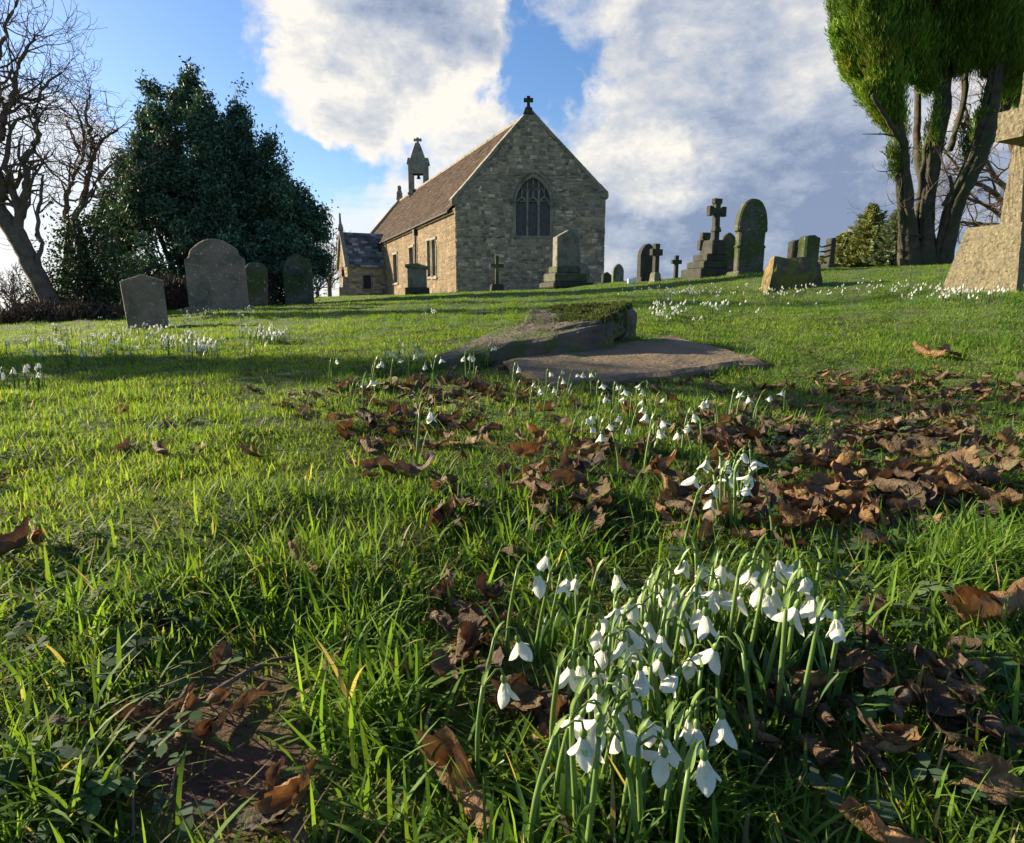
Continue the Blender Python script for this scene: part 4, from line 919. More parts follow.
def evergreen(label, base, Y, leaders, name, cat, clumps, per, ln, wd, palette, seed, depth_s=1.0, csize=.32, trunk_r=.25, gaps=.36, zmin=.3, twigs_n=0, sky=.0, group=None, thing_cat='tree'):
    """leaders: (px, py_top, width_px, py_low[, dY]) upright cones that make up the crown"""
    rg = np.random.default_rng(seed); b = P(*base, Y); b[2] = min(b[2], g1(b[0], b[1]) + .1)
    r = tag(empty(name, b), label, thing_cat, group)
    if twigs_n:
        q_ = random.Random(seed + 5); extra = []
        for l in leaders:
            for _ in range(twigs_n):
                h = q_.uniform(.12, .93); ww = l[2] * min(1, (1 - h) ** .95 * 1.2); a = q_.uniform(-1, 1); px_ = l[0] + ww * a * 1.02; py_ = l[3] + (l[1] - l[3]) * h; e = q_.uniform(14, 40)
                extra.append((px_, py_ - e, q_.uniform(5, 9), py_ + e * .6, (l[4] if len(l) > 4 else 0) - math.sqrt(max(0, 1 - a * a)) * ww * .025 * q_.choice((1, 1, -.6)), 3.0))
        leaders = leaders + extra
    cen, axs = [], []; tot = sum(l[2] * (l[3] - l[1]) for l in leaders); mt = MB()
    for l in leaders:
        dY = l[4] if len(l) > 4 else 0; top = P(l[0], l[1], Y + dY); low = P(l[0], l[3], Y + dY); rw = l[2] * (Y + dY) / 615
        n = int(clumps * l[2] * (l[3] - l[1]) / tot * (1.6 if len(l) > 5 else 1)); h = rg.uniform(0, 1, n) ** 1.25; 
        R_ = rw * np.minimum(1, (1 - h) ** .95 * 1.2) * np.minimum(1, .62 + h * 3); a = rg.uniform(0, 6.283, n); rad_ = R_ * np.sqrt(rg.uniform(.12, 1.0, n))
        rad_ *= .78 + .5 * vnoise(a * 1.1 + l[0], h * 5 + l[1], .8, seed)
        x = top[0] + np.cos(a) * rad_; y = Y + dY + np.sin(a) * rad_ * depth_s; z = low[2] + (top[2] - low[2]) * h
        keep = vnoise(x * 1.0 + z * .6 + 50, z * 1.2 + y * .5 + 50, .55, seed + 1) > gaps * (0.5 + .5 * (rad_ / np.maximum(R_, .01)))
        c = np.stack([x, y, z], 1)[keep]; ax = np.stack([np.cos(a), np.sin(a), .5 + .9 * h], 1)[keep]; cen.append(c); axs.append(ax / np.linalg.norm(ax, axis=1)[:, None])
        mt.tube([(b[0] + (top[0] - b[0]) * .4, Y + dY * .5, b[2] - .1 + 0), (top[0], Y + dY, (low[2] + top[2]) / 2), (top[0], Y + dY, top[2] - .1)], [trunk_r * .3, trunk_r * .16, .008] if len(l) < 6 else [.01, .01, .004], 5)
        for k in range(0, len(c), 7):
            zz = c[k][2] - .25 * rad_[keep][k]; mt.tube([(top[0], Y + dY, min(zz, top[2] - .1)), tuple(c[k])], [.03, .008], 3, cap=False)
    cen = np.concatenate(cen); axs = np.concatenate(axs); n = len(cen)
    mt.tube([(b[0], b[1], b[2] - .2), (b[0] + .05, b[1], b[2] + .8), (b[0] - .1, b[1], b[2] + 2.2)], [trunk_r * 1.25, trunk_r, trunk_r * .8], 9)
    off = rg.normal(size=(n, per, 3)) * csize * .5; along = rg.uniform(-.4, 1, (n, per, 1)) * csize
    cc = (cen[:, None] + off + axs[:, None] * along).reshape(-1, 3); ax = np.repeat(axs, per, 0)
    clcol = np.repeat(np.exp(rg.normal(0, .42, n)), per)[:, None]
    v, t, cl = leafquads(cc, None, ln, wd, leafcol(len(cc), palette, rg) * clcol, rg, ax, .35)
    mt.build('trunk', M['bark_red'], r, True, origin=b)
    npmesh('crown', v - b, [t], cl, M['evergreen'], r)
    return r
evergreen('big dark evergreen tree behind the left headstones, with spiky tops', (205, 305), 20,
          [(147, 86, 26, 250), (166, 108, 18, 220, -.5), (187, 82, 28, 260), (174, 116, 24, 240, .8), (212, 112, 24, 250, .4), (237, 110, 26, 262), (224, 128, 30, 250, -.8), (262, 150, 36, 270, -.4), (250, 165, 30, 270, .6), (284, 180, 25, 280), (303, 218, 16, 262), (316, 236, 9, 262, .3), (296, 212, 24, 275, -.5), (108, 200, 22, 270, .3), (270, 165, 22, 230, -.9), (200, 112, 18, 190, -1.0), (155, 110, 26, 210, -1.2),
           (124, 160, 28, 280), (150, 150, 52, 310, -1.2), (205, 140, 66, 310, -1.3), (255, 195, 56, 306, -1.2), (112, 225, 28, 308, -.6), (278, 228, 30, 300, -.8), (180, 200, 60, 312, -1.6)],
          'evergreen_tree', 'tree', 6400, 46, .125, .055, [(.058, .115, .066), (.046, .095, .06), (.085, .135, .066), (.038, .07, .05), (.062, .118, .09)], 5, .9, .22, .35, .55, twigs_n=9)
evergreen('loose evergreen bush growing round the foot of the bare trees', (92, 322), 14,
          [(64, 225, 24, 325), (88, 215, 26, 325), (112, 232, 26, 322, -.2), (126, 250, 20, 316, .4), (78, 268, 40, 328, -.2), (48, 258, 20, 312)],
          'evergreen_bush', 'bush', 420, 30, .09, .045, [(.032, .058, .024), (.026, .046, .022), (.05, .075, .03)], 6, .8, .3, .12, .42, thing_cat='bush')
# young conifers
def conifer(label, px, py0, py1, wpx, Y, seed, palette):
    rg = np.random.default_rng(seed); b = P(px, py1, Y); b[2] = min(b[2], g1(b[0], b[1]) + .1); top = P(px, py0, Y); h = top[2] - b[2]; rw = wpx * Y / 615
    r = tag(empty('young_conifer', b), label, 'conifer', 'young conifers on the skyline')
    mt = MB(); mt.tube([(0, 0, -.2), (0, 0, h * .5), (0, 0, h)], [.09, .05, .006], 6); vs, ax = [], []
    z = .1
    while z < h:
        f = z / h; Rm = rw * (1 - f) ** .8 * 1.05 + .03; nb = max(3, int(9 * (1 - f) + 3)); a0_ = rg.uniform(0, 6)
        for k in range(nb):
            a = a0_ + 6.283 * k / nb + rg.normal(0, .15); L = Rm * rg.uniform(.7, 1.12); e = np.array([math.cos(a) * L, math.sin(a) * L, L * rg.uniform(.1, .5)])
            mt.tube([(0, 0, z), tuple(np.array([0, 0, z]) + e)], [.012, .004], 3, cap=False)
            m = int(26 + 60 * L); t = rg.uniform(.15, 1, m)[:, None]; side = np.cross(e / L, [0, 0, 1]); s_ = rg.normal(0, .10, m)[:, None] * (1.25 - t)
            vs.append(np.array([0, 0, z]) + e * t + side * s_ + np.array([0, 0, 1]) * rg.normal(-.02, .035, m)[:, None]); ax.append(e / L + side * np.sign(s_) * .7 + rg.normal(0, .15, (m, 3)))
        z += h * .045 * rg.uniform(.8, 1.2)
    vs = np.concatenate(vs); ax = np.concatenate(ax); ax /= np.linalg.norm(ax, axis=1)[:, None]
    v, t, c = leafquads(vs, None, .15, .05, leafcol(len(vs), palette, rg), rg, ax, .8)
    mt.build('trunk', M['bark'], r); npmesh('crown', v, [t], c, M['cypress'], r)
pal_c = [(.18, .22, .09), (.23, .25, .10), (.14, .18, .085), (.26, .26, .11)]
conifer('taller young conifer, yellow green, left of the many stemmed tree', 866, 204, 272, 33, 21, 1, pal_c)
conifer('shorter young conifer close against the many stemmed tree', 893, 208, 272, 26, 20, 2, [(.12, .17, .10), (.15, .19, .11), (.09, .13, .075)])
conifer('low bushy young conifer beside the broken post', 843, 232, 272, 25, 21.5, 3, pal_c)
# many-stemmed cypress on the right --------------------------------------------------------------
YT = 17.0; rg = random.Random(77); rgn = np.random.default_rng(77)
b = P(925, 268, YT); b[2] = g1(b[0], b[1]); cy = tag(empty('cypress_tree', b), 'many stemmed evergreen with a dense upright crown on the right skyline', 'tree')
stems = [[(913, 278, 13, 17), (909, 250, 10.5, 17), (907, 215, 9.5, 16.8), (903, 170, 8.5, 16.7), (900, 135, 7, 16.6), (886, 95, 5, 16.4), (868, 50, 4, 16.2)],
         [(926, 279, 14, 17), (924, 240, 12, 17), (926, 195, 10.5, 17), (934, 150, 10.5, 17), (941, 110, 9.5, 17), (944, 60, 8, 17), (940, -20, 6, 17)],
         [(938, 279, 13, 17), (946, 240, 12, 16.9), (957, 198, 11.5, 16.7), (975, 162, 12, 16.6), (986, 125, 10.5, 16.5), (995, 80, 9, 16.4), (1000, 10, 7, 16.3)],
         [(978, 160, 6, 16.8), (1000, 118, 5.5, 17), (1016, 70, 5, 17.2), (1030, 20, 4, 17.4)],
         [(930, 200, 6, 17.4), (918, 160, 5, 17.8), (918, 110, 4, 18.2), (915, 40, 3, 18.6)],
         [(905, 150, 4, 16.6), (890, 125, 3, 16.2), (872, 95, 2, 15.9)], [(950, 150, 4, 17.4), (962, 110, 3.4, 17.8), (968, 60, 3, 18)],
         [(944, 205, 3, 16.5), (952, 188, 2.6, 16.3), (949, 176, 2, 16.2)]]
mt = MB(); tips = []
for pl in stems:
    p, q = limb_pts([(a[0], a[1], a[2] * (.92 if a[1] > 240 else .72), a[3]) for a in pl], YT, .012, 5)
    mt.tube(p, q, 11)
    for i in range(len(p) // 2, len(p), 2): tips.append((p[i], (p[i] - p[i - 2]).normalized()))
for k in range(26):            # flutes and buttress ridges on the trunks
    pl = stems[k % 4]; dx = rg.uniform(-.8, .8); 
    p, q = limb_pts([(a[0] + dx * a[2], a[1], 2.2 - .12 * i, a[3] - .012 * a[2] * (1.2 - abs(dx))) for i, a in enumerate(pl)], YT, .02, 4); mt.tube(p, q, 5)
mt.build('trunk', M['bark_red'], cy, True, origin=b)
for k in range(34):            # dead shoots and dangling twigs below the crown
    i = rg.randrange(4); a = stems[i][rg.randrange(1, 4)]; p0 = Vector(P(a[0], a[1], a[3])); tw = MB()
    d = Vector((rg.gauss(0, .8), rg.gauss(-.2, .6), rg.uniform(-.2, .9))); grow(tw, p0, d, rg.uniform(.5, 1.3), .022, 1, rg, .02, .35, .6, (1, 3), .006, None, .6, 5); tw.build('dead_twig', M['twig'], cy, origin=b)
for (x0, y0, x1, y1) in ((905, 138, 862, 134), (902, 110, 870, 105), (960, 200, 990, 186)): tw = MB(); tw.tube([P(x0, y0, 16.6), P((x0 + x1) / 2, (y0 + y1) / 2 - 2, 16.3), P(x1, y1, 16)], [.03, .02, .006], 5); tw.build('dead_twig', M['twig'], cy, origin=b)
# plumes of foliage: (base px,py) -> (tip px,py), half width in px, dY
plumes = []
def plume(x0, y0, x1, y1, w, dY, n): plumes.append((P(x0, y0, YT + dY * .4), P(x1, y1, YT + dY), w * YT / 615, n))
for x0, y0, x1, y1, w, dY in ((897, 122, 850, 20, 15, -.6), (884, 112, 846, 62, 8, .3), (872, 92, 834, 28, 9, -.3), (866, 80, 832, 0, 10, .4), (893, 130, 868, 85, 8, -.9), (888, 108, 842, -30, 16, -.8), (878, 95, 838, -10, 14, 0), (894, 118, 866, -10, 17, -1.2), (900, 122, 874, 30, 14, -1.0), (886, 112, 850, -60, 18, .6), (878, 100, 846, 40, 12, -.2),
                             (870, 95, 842, 45, 9, -.4), (862, 70, 836, 10, 10, .2)):
    plume(x0, y0, x1, y1, w, dY, 900)
for k in range(30):
    x0 = rg.uniform(885, 1010); top = rg.uniform(-230, 0); plume(x0, rg.uniform(30, 82) - max(0, (x0 - 940)) * .2, x0 + (x0 - 935) * .35 + rg.gauss(0, 18), top, rg.uniform(15, 25), rg.uniform(-1.6, 2.2), 950)
for k in range(16):
    x0 = rg.uniform(890, 945); plume(x0, rg.uniform(60, 92) + max(0, 905 - x0) * 1.2, x0 + rg.gauss(-12, 14), rg.uniform(-20, 40), rg.uniform(10, 17), rg.uniform(-1.3, 1.2), 650)
for x0, y0, x1, y1 in ((985, 70, 1005, -30), (1000, 75, 1022, 10), (1010, 90, 1032, 40), (960, 60, 985, -60), (1018, 105, 1040, 60), (1000, 60, 1040, 10), (1010, 40, 1060, -40), (990, 45, 1020, -40), (1016, 80, 1045, 55), (1005, 78, 1030, 45), (1060, 60, 1100, -60), (1040, 70, 1085, 0)):
    plume(x0, y0, x1, y1, 16, rg.uniform(-1, .5), 650)
for x0, y0, x1, y1, dY in ((988, 75, 992, -20, -1.3), (1000, 68, 1008, -30, -1.2), (980, 60, 978, -40, -1.3), (1008, 88, 1024, 10, -1.0), (966, 72, 962, -10, -1.0)): plume(x0, y0, x1, y1, 14, dY, 700)
for k in range(16):     # thin shoots running down the stems
    i = rg.randrange(4); a = stems[i][rg.choice((3, 4) if i < 3 else (1, 2))]; x0 = a[0] + rg.uniform(-8, 8); y0 = a[1] + rg.uniform(-10, 30); plume(x0, y0, x0 + rg.uniform(-10, 12), y0 - rg.uniform(30, 60), rg.uniform(3, 5), rg.uniform(-.8, .5), 70)
vs, ax, cs = [], [], []
for p0, p1, w, n in plumes:
    n = int(n * 1.7); L = np.linalg.norm(p1 - p0); d = (p1 - p0) / L; t = rgn.uniform(0, 1, n) ** .85
    prof = w * np.minimum(1, .22 + 1.7 * t) * (1 - t ** 2.4) ** .8
    rnd_ = rgn.normal(size=(n, 3)); rnd_ -= (rnd_ @ d)[:, None] * d; rnd_ /= np.linalg.norm(rnd_, axis=1)[:, None]
    lump = .45 + .95 * vnoise(t * L * 1.6 + p0[0] * 7, np.arctan2(rnd_[:, 0], rnd_[:, 1]) * 1.4 + p0[2], .5, 8)
    rr = prof * lump * np.sqrt(rgn.uniform(.15, 1, n)) * np.where(rgn.uniform(0, 1, n) < .10, rgn.uniform(1.1, 1.45, n), 1); c = p0 + d * (t * L)[:, None] + rnd_ * rr[:, None]
    vs.append(c); ax.append(d * .8 + rnd_ * .55 + np.array([0, 0, .35])); cs.append(leafcol(n, [(.10, .20, .024), (.125, .225, .028), (.08, .16, .024), (.15, .235, .034), (.17, .20, .038)], rgn, .25) * np.exp(rgn.normal(0, .12)))
vs = np.concatenate(vs); ax = np.concatenate(ax); cs = np.concatenate(cs); ax /= np.linalg.norm(ax, axis=1)[:, None]
# a few browned sprays low on the outer side
k = (vs[:, 2] < P(0, 60, YT)[2]) & (vs[:, 0] < P(880, 60, YT)[0]) & (rgn.uniform(0, 1, len(vs)) < .07); cs[k] = cs[k] * np.array([2.2, .95, .9])
kp = vnoise(vs[:, 0] + vs[:, 1] * .7, vs[:, 2] * .6 + vs[:, 1] * .4, .33, 91) + .5 * vnoise(vs[:, 0] - vs[:, 1], vs[:, 2], .9, 92) > .60; vs, ax, cs = vs[kp], ax[kp], cs[kp] * (.55 + .9 * vnoise(vs[kp][:, 0] + vs[kp][:, 1], vs[kp][:, 2] * .5, .45, 93))[:, None]
o1 = vs[:, None] + rgn.normal(0, .07, (len(vs), 6, 3)); vs3 = o1.reshape(-1, 3); ax3 = np.repeat(ax, 6, 0); cs3 = np.repeat(cs, 6, 0) * np.exp(rgn.normal(0, .12, len(vs) * 6))[:, None]
v, t, c = leafquads(vs3, None, .17, .022, cs3, rgn, ax3, .74)
npmesh('crown', v - b, [t], c, M['cypress'], cy)
# hedges and far trees ----------------------------------------------------------------------------
def twig_hedge(label, pts, hgt, Y, seed, n, palette, name='hedge', cat='hedge', thick=.5):
    rg = np.random.default_rng(seed); A_ = [P(a, c, Y_) for a, c, Y_ in pts]; b = A_[0].copy(); r = tag(empty(name, b), label, cat)
    cum = np.linspace(0, len(A_) - 1, n); u = rg.uniform(0, len(A_) - 1.0001, n); i = u.astype(int); f = (u - i)[:, None]; A_ = np.array(A_)
    base = A_[i] * (1 - f) + A_[i + 1] * f; base[:, :2] += rg.normal(0, thick * .5, (n, 2)); base[:, 2] = np.minimum(base[:, 2], gz(base[:, 0], base[:, 1])) - .05
    hh = hgt * (.55 + .7 * vnoise(base[:, 0], base[:, 1], .8, seed)); base[:, 2] += rg.uniform(0, 1, n) ** 1.1 * hh
    ax = rg.normal(0, .5, (n, 3)); ax[:, 2] += 1.0; ax /= np.linalg.norm(ax, axis=1)[:, None]
    v, t, c = leafquads(base, None, .34, .028, leafcol(n, palette, rg), rg, ax, .9); npmesh('twigs', v - b, [t], c, M['hedge'], r)
    m = n; q = base[:m] + rg.normal(0, .1, (m, 3)); v, t, c = leafquads(q, None, .09, .05, leafcol(m, palette, rg), rg); npmesh('leaves', v - b, [t], c, M['hedge'], r)
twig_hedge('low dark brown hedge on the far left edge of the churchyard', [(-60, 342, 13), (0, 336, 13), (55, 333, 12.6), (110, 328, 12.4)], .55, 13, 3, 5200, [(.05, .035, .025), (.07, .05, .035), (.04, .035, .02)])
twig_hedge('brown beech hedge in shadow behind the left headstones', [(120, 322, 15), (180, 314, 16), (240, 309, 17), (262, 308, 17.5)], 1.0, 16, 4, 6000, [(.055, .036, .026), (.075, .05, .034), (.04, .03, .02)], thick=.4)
def far_tree(label, px, py, Y, h, seed):
    rg = random.Random(seed); p = P(px, py, Y); r = tag(empty('bare_tree', p), label, 'tree', 'distant bare trees'); mt, mc = MB(), MB()
    mt.tube([(0, 0, -6), (0, 0, h * .25), (.1, 0, h * .4)], [.3, .24, .2], 6)
    for k in range(9): grow(mc, (0, 0, h * rg.uniform(.12, .42)), (rg.gauss(0, .6), rg.gauss(0, .6), 1), h * .4, .10, 3, rg, .08, .35, .75, (2, 4), .03, None, .6, 4)
    mt.build('trunk', M['twig'], r); mc.build('branches', M['twig'], r)
far_tree('distant bare tree left of the church porch', 330, 300, 70, 7.0, 1); far_tree('second distant bare tree, nearer the dark evergreen', 318, 302, 80, 5.0, 2)
far_tree('distant bare tree low in the gap at the left edge', 18, 322, 60, 4.2, 5); far_tree('distant bare tree beside the left bare trunk', 38, 322, 70, 5.0, 6)

# unseen evergreen shrub added beyond the left edge to shade the middle of the lawn
evergreen('unseen evergreen shrub added beyond the left edge to shade the lawn', (-480, 340), 6.0, [(-480, -75, 95, 345), (-430, 0, 80, 345), (-540, 10, 80, 345), (-380, 110, 60, 345)], 'evergreen_bush', 'bush', 420, 40, .10, .05, [(.03, .055, .03), (.04, .07, .03)], 9, .9, .3, .12, .46, thing_cat='bush')
# ------------------------------------------------------------------ what grows and lies on the ground
LITTER = [(905, 392, 130, 22, 1.0), (860, 440, 150, 40, .95), (960, 470, 90, 50, .9), (740, 430, 70, 40, .8), (800, 520, 110, 40, .9), (480, 385, 150, 22, .95), (430, 425, 90, 32, .75), (560, 490, 130, 40, .6), (470, 530, 70, 30, .5), (330, 400, 90, 18, .45),
          (640, 385, 100, 20, .6), (630, 440, 90, 35, .5), (480, 640, 55, 55, .8), (560, 720, 60, 60, .8), (240, 790, 70, 60, .2), (190, 700, 80, 25, .35), (940, 720, 110, 80, .6), (700, 500, 80, 45, .7),
          (400, 470, 60, 35, .3), (400, 690, 28, 24, .5), (900, 620, 90, 40, .5), (790, 720, 90, 60, .45), (560, 520, 100, 35, .35)]
SOIL = [(230, 765, 100, 85, 1.7), (245, 690, 75, 34, 1.2), (480, 640, 60, 60, .7), (820, 730, 110, 50, .55), (690, 650, 30, 40, .3), (560, 720, 60, 70, .6), (860, 440, 150, 45, .7), (480, 388, 150, 22, .45), (780, 520, 120, 40, .6), (140, 570, 60, 12, .3), (60, 545, 50, 12, .5), (130, 530, 40, 8, .4)]
LUSH = [(360, 690, 70, 90, 1.0), (330, 590, 90, 40, .7), (640, 800, 110, 50, .9), (970, 560, 70, 40, .8), (560, 560, 50, 40, .7), (930, 345, 120, 12, .6), (80, 620, 60, 40, .4), (520, 560, 50, 30, .8), (200, 590, 70, 30, .5), (60, 800, 70, 40, .5)]
def zone(lst, px, py):
    m = np.zeros(np.shape(px))
    for cx, cy_, rx, ry, w in lst: m = np.maximum(m, w * np.clip(1.35 - np.hypot((px - cx) / rx, (py - cy_) / ry), 0, 1))
    return np.clip(m, 0, 1)
gpx, gpy = proj(gx.ravel(), gy.ravel(), gzv.ravel()); bare = np.where((gy.ravel() > .1) & (np.hypot(gx, gy).ravel() < 6), np.maximum(zone(SOIL, gpx, gpy), .45 * zone(LITTER, gpx, gpy)), 0)[:, None]
gc = np.ones((len(gpx), 4), np.float32); gc[:, :3] = 1 - bare + bare * np.array([1.25, .56, 1.3]); ground.data.color_attributes['Col'].data.foreach_set('color', gc.ravel())   # bare earth where the turf is worn away
def inquad(x, y, quad, grow_=0.0):
    c = sum(np.array(q)[:2] for q in quad) / len(quad); ok = np.ones(np.shape(x), bool); s = None
    for i in range(len(quad)):
        a = c + (np.array(quad[i])[:2] - c) * (1 + grow_); b_ = c + (np.array(quad[(i + 1) % len(quad)])[:2] - c) * (1 + grow_)
        cr = (b_[0] - a[0]) * (y - a[1]) - (b_[1] - a[1]) * (x - a[0]); ok &= cr > 0
    return ok
FLATQ = [fl.location.to_tuple()[:2]] ; flat_c = [onray(*q, lift=.022) for q in ((545, 386), (770, 360), (672, 334), (505, 359))]; tilt_c = [nl, nr_, fr_, fl_]
def blades(pos, L, wd, yaw, lean, curl, col, seg):
    n = len(pos); d = np.stack([np.cos(yaw), np.sin(yaw), np.zeros(n)], 1); s = np.stack([-np.sin(yaw), np.cos(yaw), np.zeros(n)], 1); up = np.array([0, 0, 1.0])
    p = pos.copy(); rows = []; th = lean.copy()
    for k in range(seg + 1):
        t = k / seg
        if k == seg: rows.append(p[:, None])
        else:
            w = (wd * (.75 + .5 * t) * (1 - t) ** .55 * .5)[:, None] if k else (wd * .38)[:, None]
            nn = np.cross(s, d) * 0
            rows.append(np.stack([p - s * w, p + s * w], 1))
        th_ = lean + curl * (t + .5 / seg); p = p + (L / seg)[:, None] * (np.sin(th_)[:, None] * d + np.cos(th_)[:, None] * up)
    v = np.concatenate(rows, 1); m = v.shape[1]; base = (np.arange(n) * m)[:, None]
    quads = np.concatenate([base + np.array([[2 * k, 2 * k + 1, 2 * k + 3, 2 * k + 2]]) for k in range(seg - 1)]) if seg > 1 else np.zeros((0, 4), int)
    tris = base + np.array([[2 * seg - 2, 2 * seg - 1, 2 * seg]])
    return v.reshape(-1, 3), quads, tris, np.repeat(col, m, 0)
def join_blades(parts):
    v, q, t, c = [], [], [], []; off = 0
    for a, b_, d, e in parts: v.append(a); q.append(b_ + off); t.append(d + off); c.append(e); off += len(a)
    q = np.concatenate(q); t = np.concatenate(t); fl_ = [x for x in (q, t) if len(x)]
    return np.concatenate(v), fl_, np.concatenate(c)
def sample_polar(n, r0, r1, power, a=49.0):
    """density falling as r**power per square metre"""
    u = rng.uniform(0, 1, n); e = 2 + power; r = (r0 ** e + u * (r1 ** e - r0 ** e)) ** (1 / e); th = np.radians(rng.uniform(-a, a, n)); return np.sin(th) * r, np.cos(th) * r, r
def green(n, x, y, px, py, r):
    big = vnoise(x, y, .5, 41); fine = vnoise(x, y, .09, 43); left = sstep(420 - px, -120, 260) * sstep(r, .55, 1.3)
    k = np.clip(.12 + .6 * (vnoise(x, y, 1.7, 47) - .45) + .75 * (big - .35) + .45 * (fine - .5) + .38 * left + rng.normal(0, .16, n), 0, 1)[:, None]
    c = np.array([.080, .168, .023]) * (1 - k) + np.array([.19, .285, .046]) * k
    dry = rng.uniform(0, 1, n) < .045; c[dry] = np.array([.32, .27, .14])
    return c * np.exp(rng.normal(0, .16, n))[:, None]
def sample_beside(n):      # the turf either side of the view, so that a step aside still stands on grass
    x, y = rng.uniform(-2.6, 2.6, n), rng.uniform(-.5, 2.4, n); k = (np.abs(np.degrees(np.arctan2(x, y))) > 48.5) & (np.hypot(x, y) > .12); x, y = x[k], y[k]; return x, y, np.hypot(x, y)
def field(n, r0, r1, power, seg, Lf, wf, keepf, lean=(.35, .3), curl=(.6, .5), beside=False):
    x, y, r = sample_beside(n) if beside else sample_polar(n, r0, r1, power, 49.0 if r0 < 1 or r0 > 5 else 57.0); n = len(x)
    # gather roots into small tufts
    tx, ty = rng.normal(0, .012, n), rng.normal(0, .012, n); cell = .05 * np.maximum(1, r * .6)
    cx = (np.floor(x / cell) + hash2(np.floor(x / cell), np.floor(y / cell), 5)) * cell; cy_ = (np.floor(y / cell) + hash2(np.floor(x / cell), np.floor(y / cell), 6)) * cell
    g_ = rng.uniform(0, 1, n) < .45; x = np.where(g_, cx + tx * np.maximum(1, r * .5), x); y2 = cy_ + ty * np.maximum(1, r * .5); y = np.where(g_, y2 if beside else np.maximum(y2, .13), y); r = np.hypot(x, y)
    z = gz(x, y); px, py = proj(x, y, z)
    k = keepf(x, y, px, py, r, g_) & (r > .15) & ~inquad(x, y, flat_c, -.07) & ~inquad(x, y, tilt_c, .05) & (y < 31.8)
    x, y, z, r, px, py = (a[k] for a in (x, y, z, r, px, py)); n = len(x)
    L = Lf(x, y, r, px, py, n) * np.where(r < 1.0, .9, .74); w = wf(r, n)
    return blades(np.stack([x, y, z - .004], 1), L, w, rng.uniform(0, 6.283, n), np.abs(rng.normal(lean[0], lean[1], n)), rng.normal(curl[0], curl[1], n), green(n, x, y, px, py, r), seg)
def thin(x, y, px, py, r, g_):
    lit, so = zone(LITTER, px, py), zone(SOIL, px, py)
    d = np.clip(.10 + 1.5 * (vnoise(x, y, .16, 51) - .18) * (.55 + .9 * vnoise(x, y, .6, 52)) + .35 * sstep(r, 1.0, 2.5), .06, 1.2); d *= (1 - .45 * lit) * (1 - .92 * so) * (1 - .25 * sstep(px, 640, 760) * sstep(py, 560, 640))
    return rng.uniform(0, 1, len(x)) < d
lushL = lambda x, y, px, py: 1 + .75 * zone(LUSH, px, py)
parts = []
# short undergrowth, near
parts.append(field(70000, .16, 1.3, -.7, 3, lambda x, y, r, px, py, n: (.020 + .030 * vnoise(x, y, .22, 61)) * rng.uniform(.5, 1.35, n) * lushL(x, y, px, py), lambda r, n: rng.uniform(.0016, .0036, n), thin, (.55, .35), (.7, .6)))
parts.append(field(380000, 1.2, 7, -1.45, 3, lambda x, y, r, px, py, n: (.016 + .032 * vnoise(x, y, .25, 61)) * rng.uniform(.5, 1.35, n) * lushL(x, y, px, py), lambda r, n: rng.uniform(.0022, .0044, n) * np.maximum(1, r / 1.8) ** .6, thin, (.5, .35), (.7, .6)))
parts.append(field(330000, 6.5, 34, -1.6, 2, lambda x, y, r, px, py, n: (.022 + .055 * vnoise(x, y, .7, 61)) * rng.uniform(.6, 1.4, n), lambda r, n: rng.uniform(.004, .009, n) * np.maximum(1, r / 8) ** .6, lambda x, y, px, py, r, g_: rng.uniform(0, 1, len(x)) < 1.0))
parts.append(field(150000, 0, 0, 0, 3, lambda x, y, r, px, py, n: (.020 + .030 * vnoise(x, y, .22, 61)) * rng.uniform(.5, 1.35, n), lambda r, n: rng.uniform(.0018, .0040, n), lambda x, y, px, py, r, g_: rng.uniform(0, 1, len(x)) < .25 + .9 * vnoise(x, y, .16, 51), (.55, .35), (.7, .6), True))
# matted thatch and moss right down at the soil
def thatch(n, r0, r1, power):
    x, y, r = sample_polar(n, r0, r1, power) if power else sample_beside(n); n = len(x); z = gz(x, y); px, py = proj(x, y, z)
    k = (rng.uniform(0, 1, n) < 1 - .92 * zone(SOIL, px, py)) & ~inquad(x, y, flat_c, -.02) & ~inquad(x, y, tilt_c, -.02); x, y, z, r = x[k], y[k], z[k], r[k]; n = len(x)
    t = vnoise(x, y, .07, 81) + .6 * vnoise(x, y, .3, 82) + rng.normal(0, .16, n); pal = np.array([(.075, .055, .03), (.10, .13, .028), (.065, .12, .02), (.15, .20, .03), (.05, .09, .018)])
    c = pal[np.clip((t - .25) * 5, 0, 4.99).astype(int)] * np.exp(rng.normal(0, .22, n))[:, None]
    return blades(np.stack([x, y, z - .002], 1), rng.uniform(.006, .019, n) * np.maximum(1, r) ** .3, rng.uniform(.0014, .0034, n) * np.maximum(1, r) ** .6, rng.uniform(0, 6.283, n), np.abs(rng.normal(.9, .4, n)), rng.normal(.5, .5, n), c, 2)
parts.append(thatch(150000, .16, 1.6, -.9)); parts.append(thatch(130000, 1.5, 6, -1.5)); parts.append(thatch(110000, 0, 0, 0))
v, f, c = join_blades(parts)
lawn = npmesh('lawn_grass', v, f, c, M['grass']); tag(lawn, 'short churchyard grass covering the whole mound', 'grass', kind='stuff')
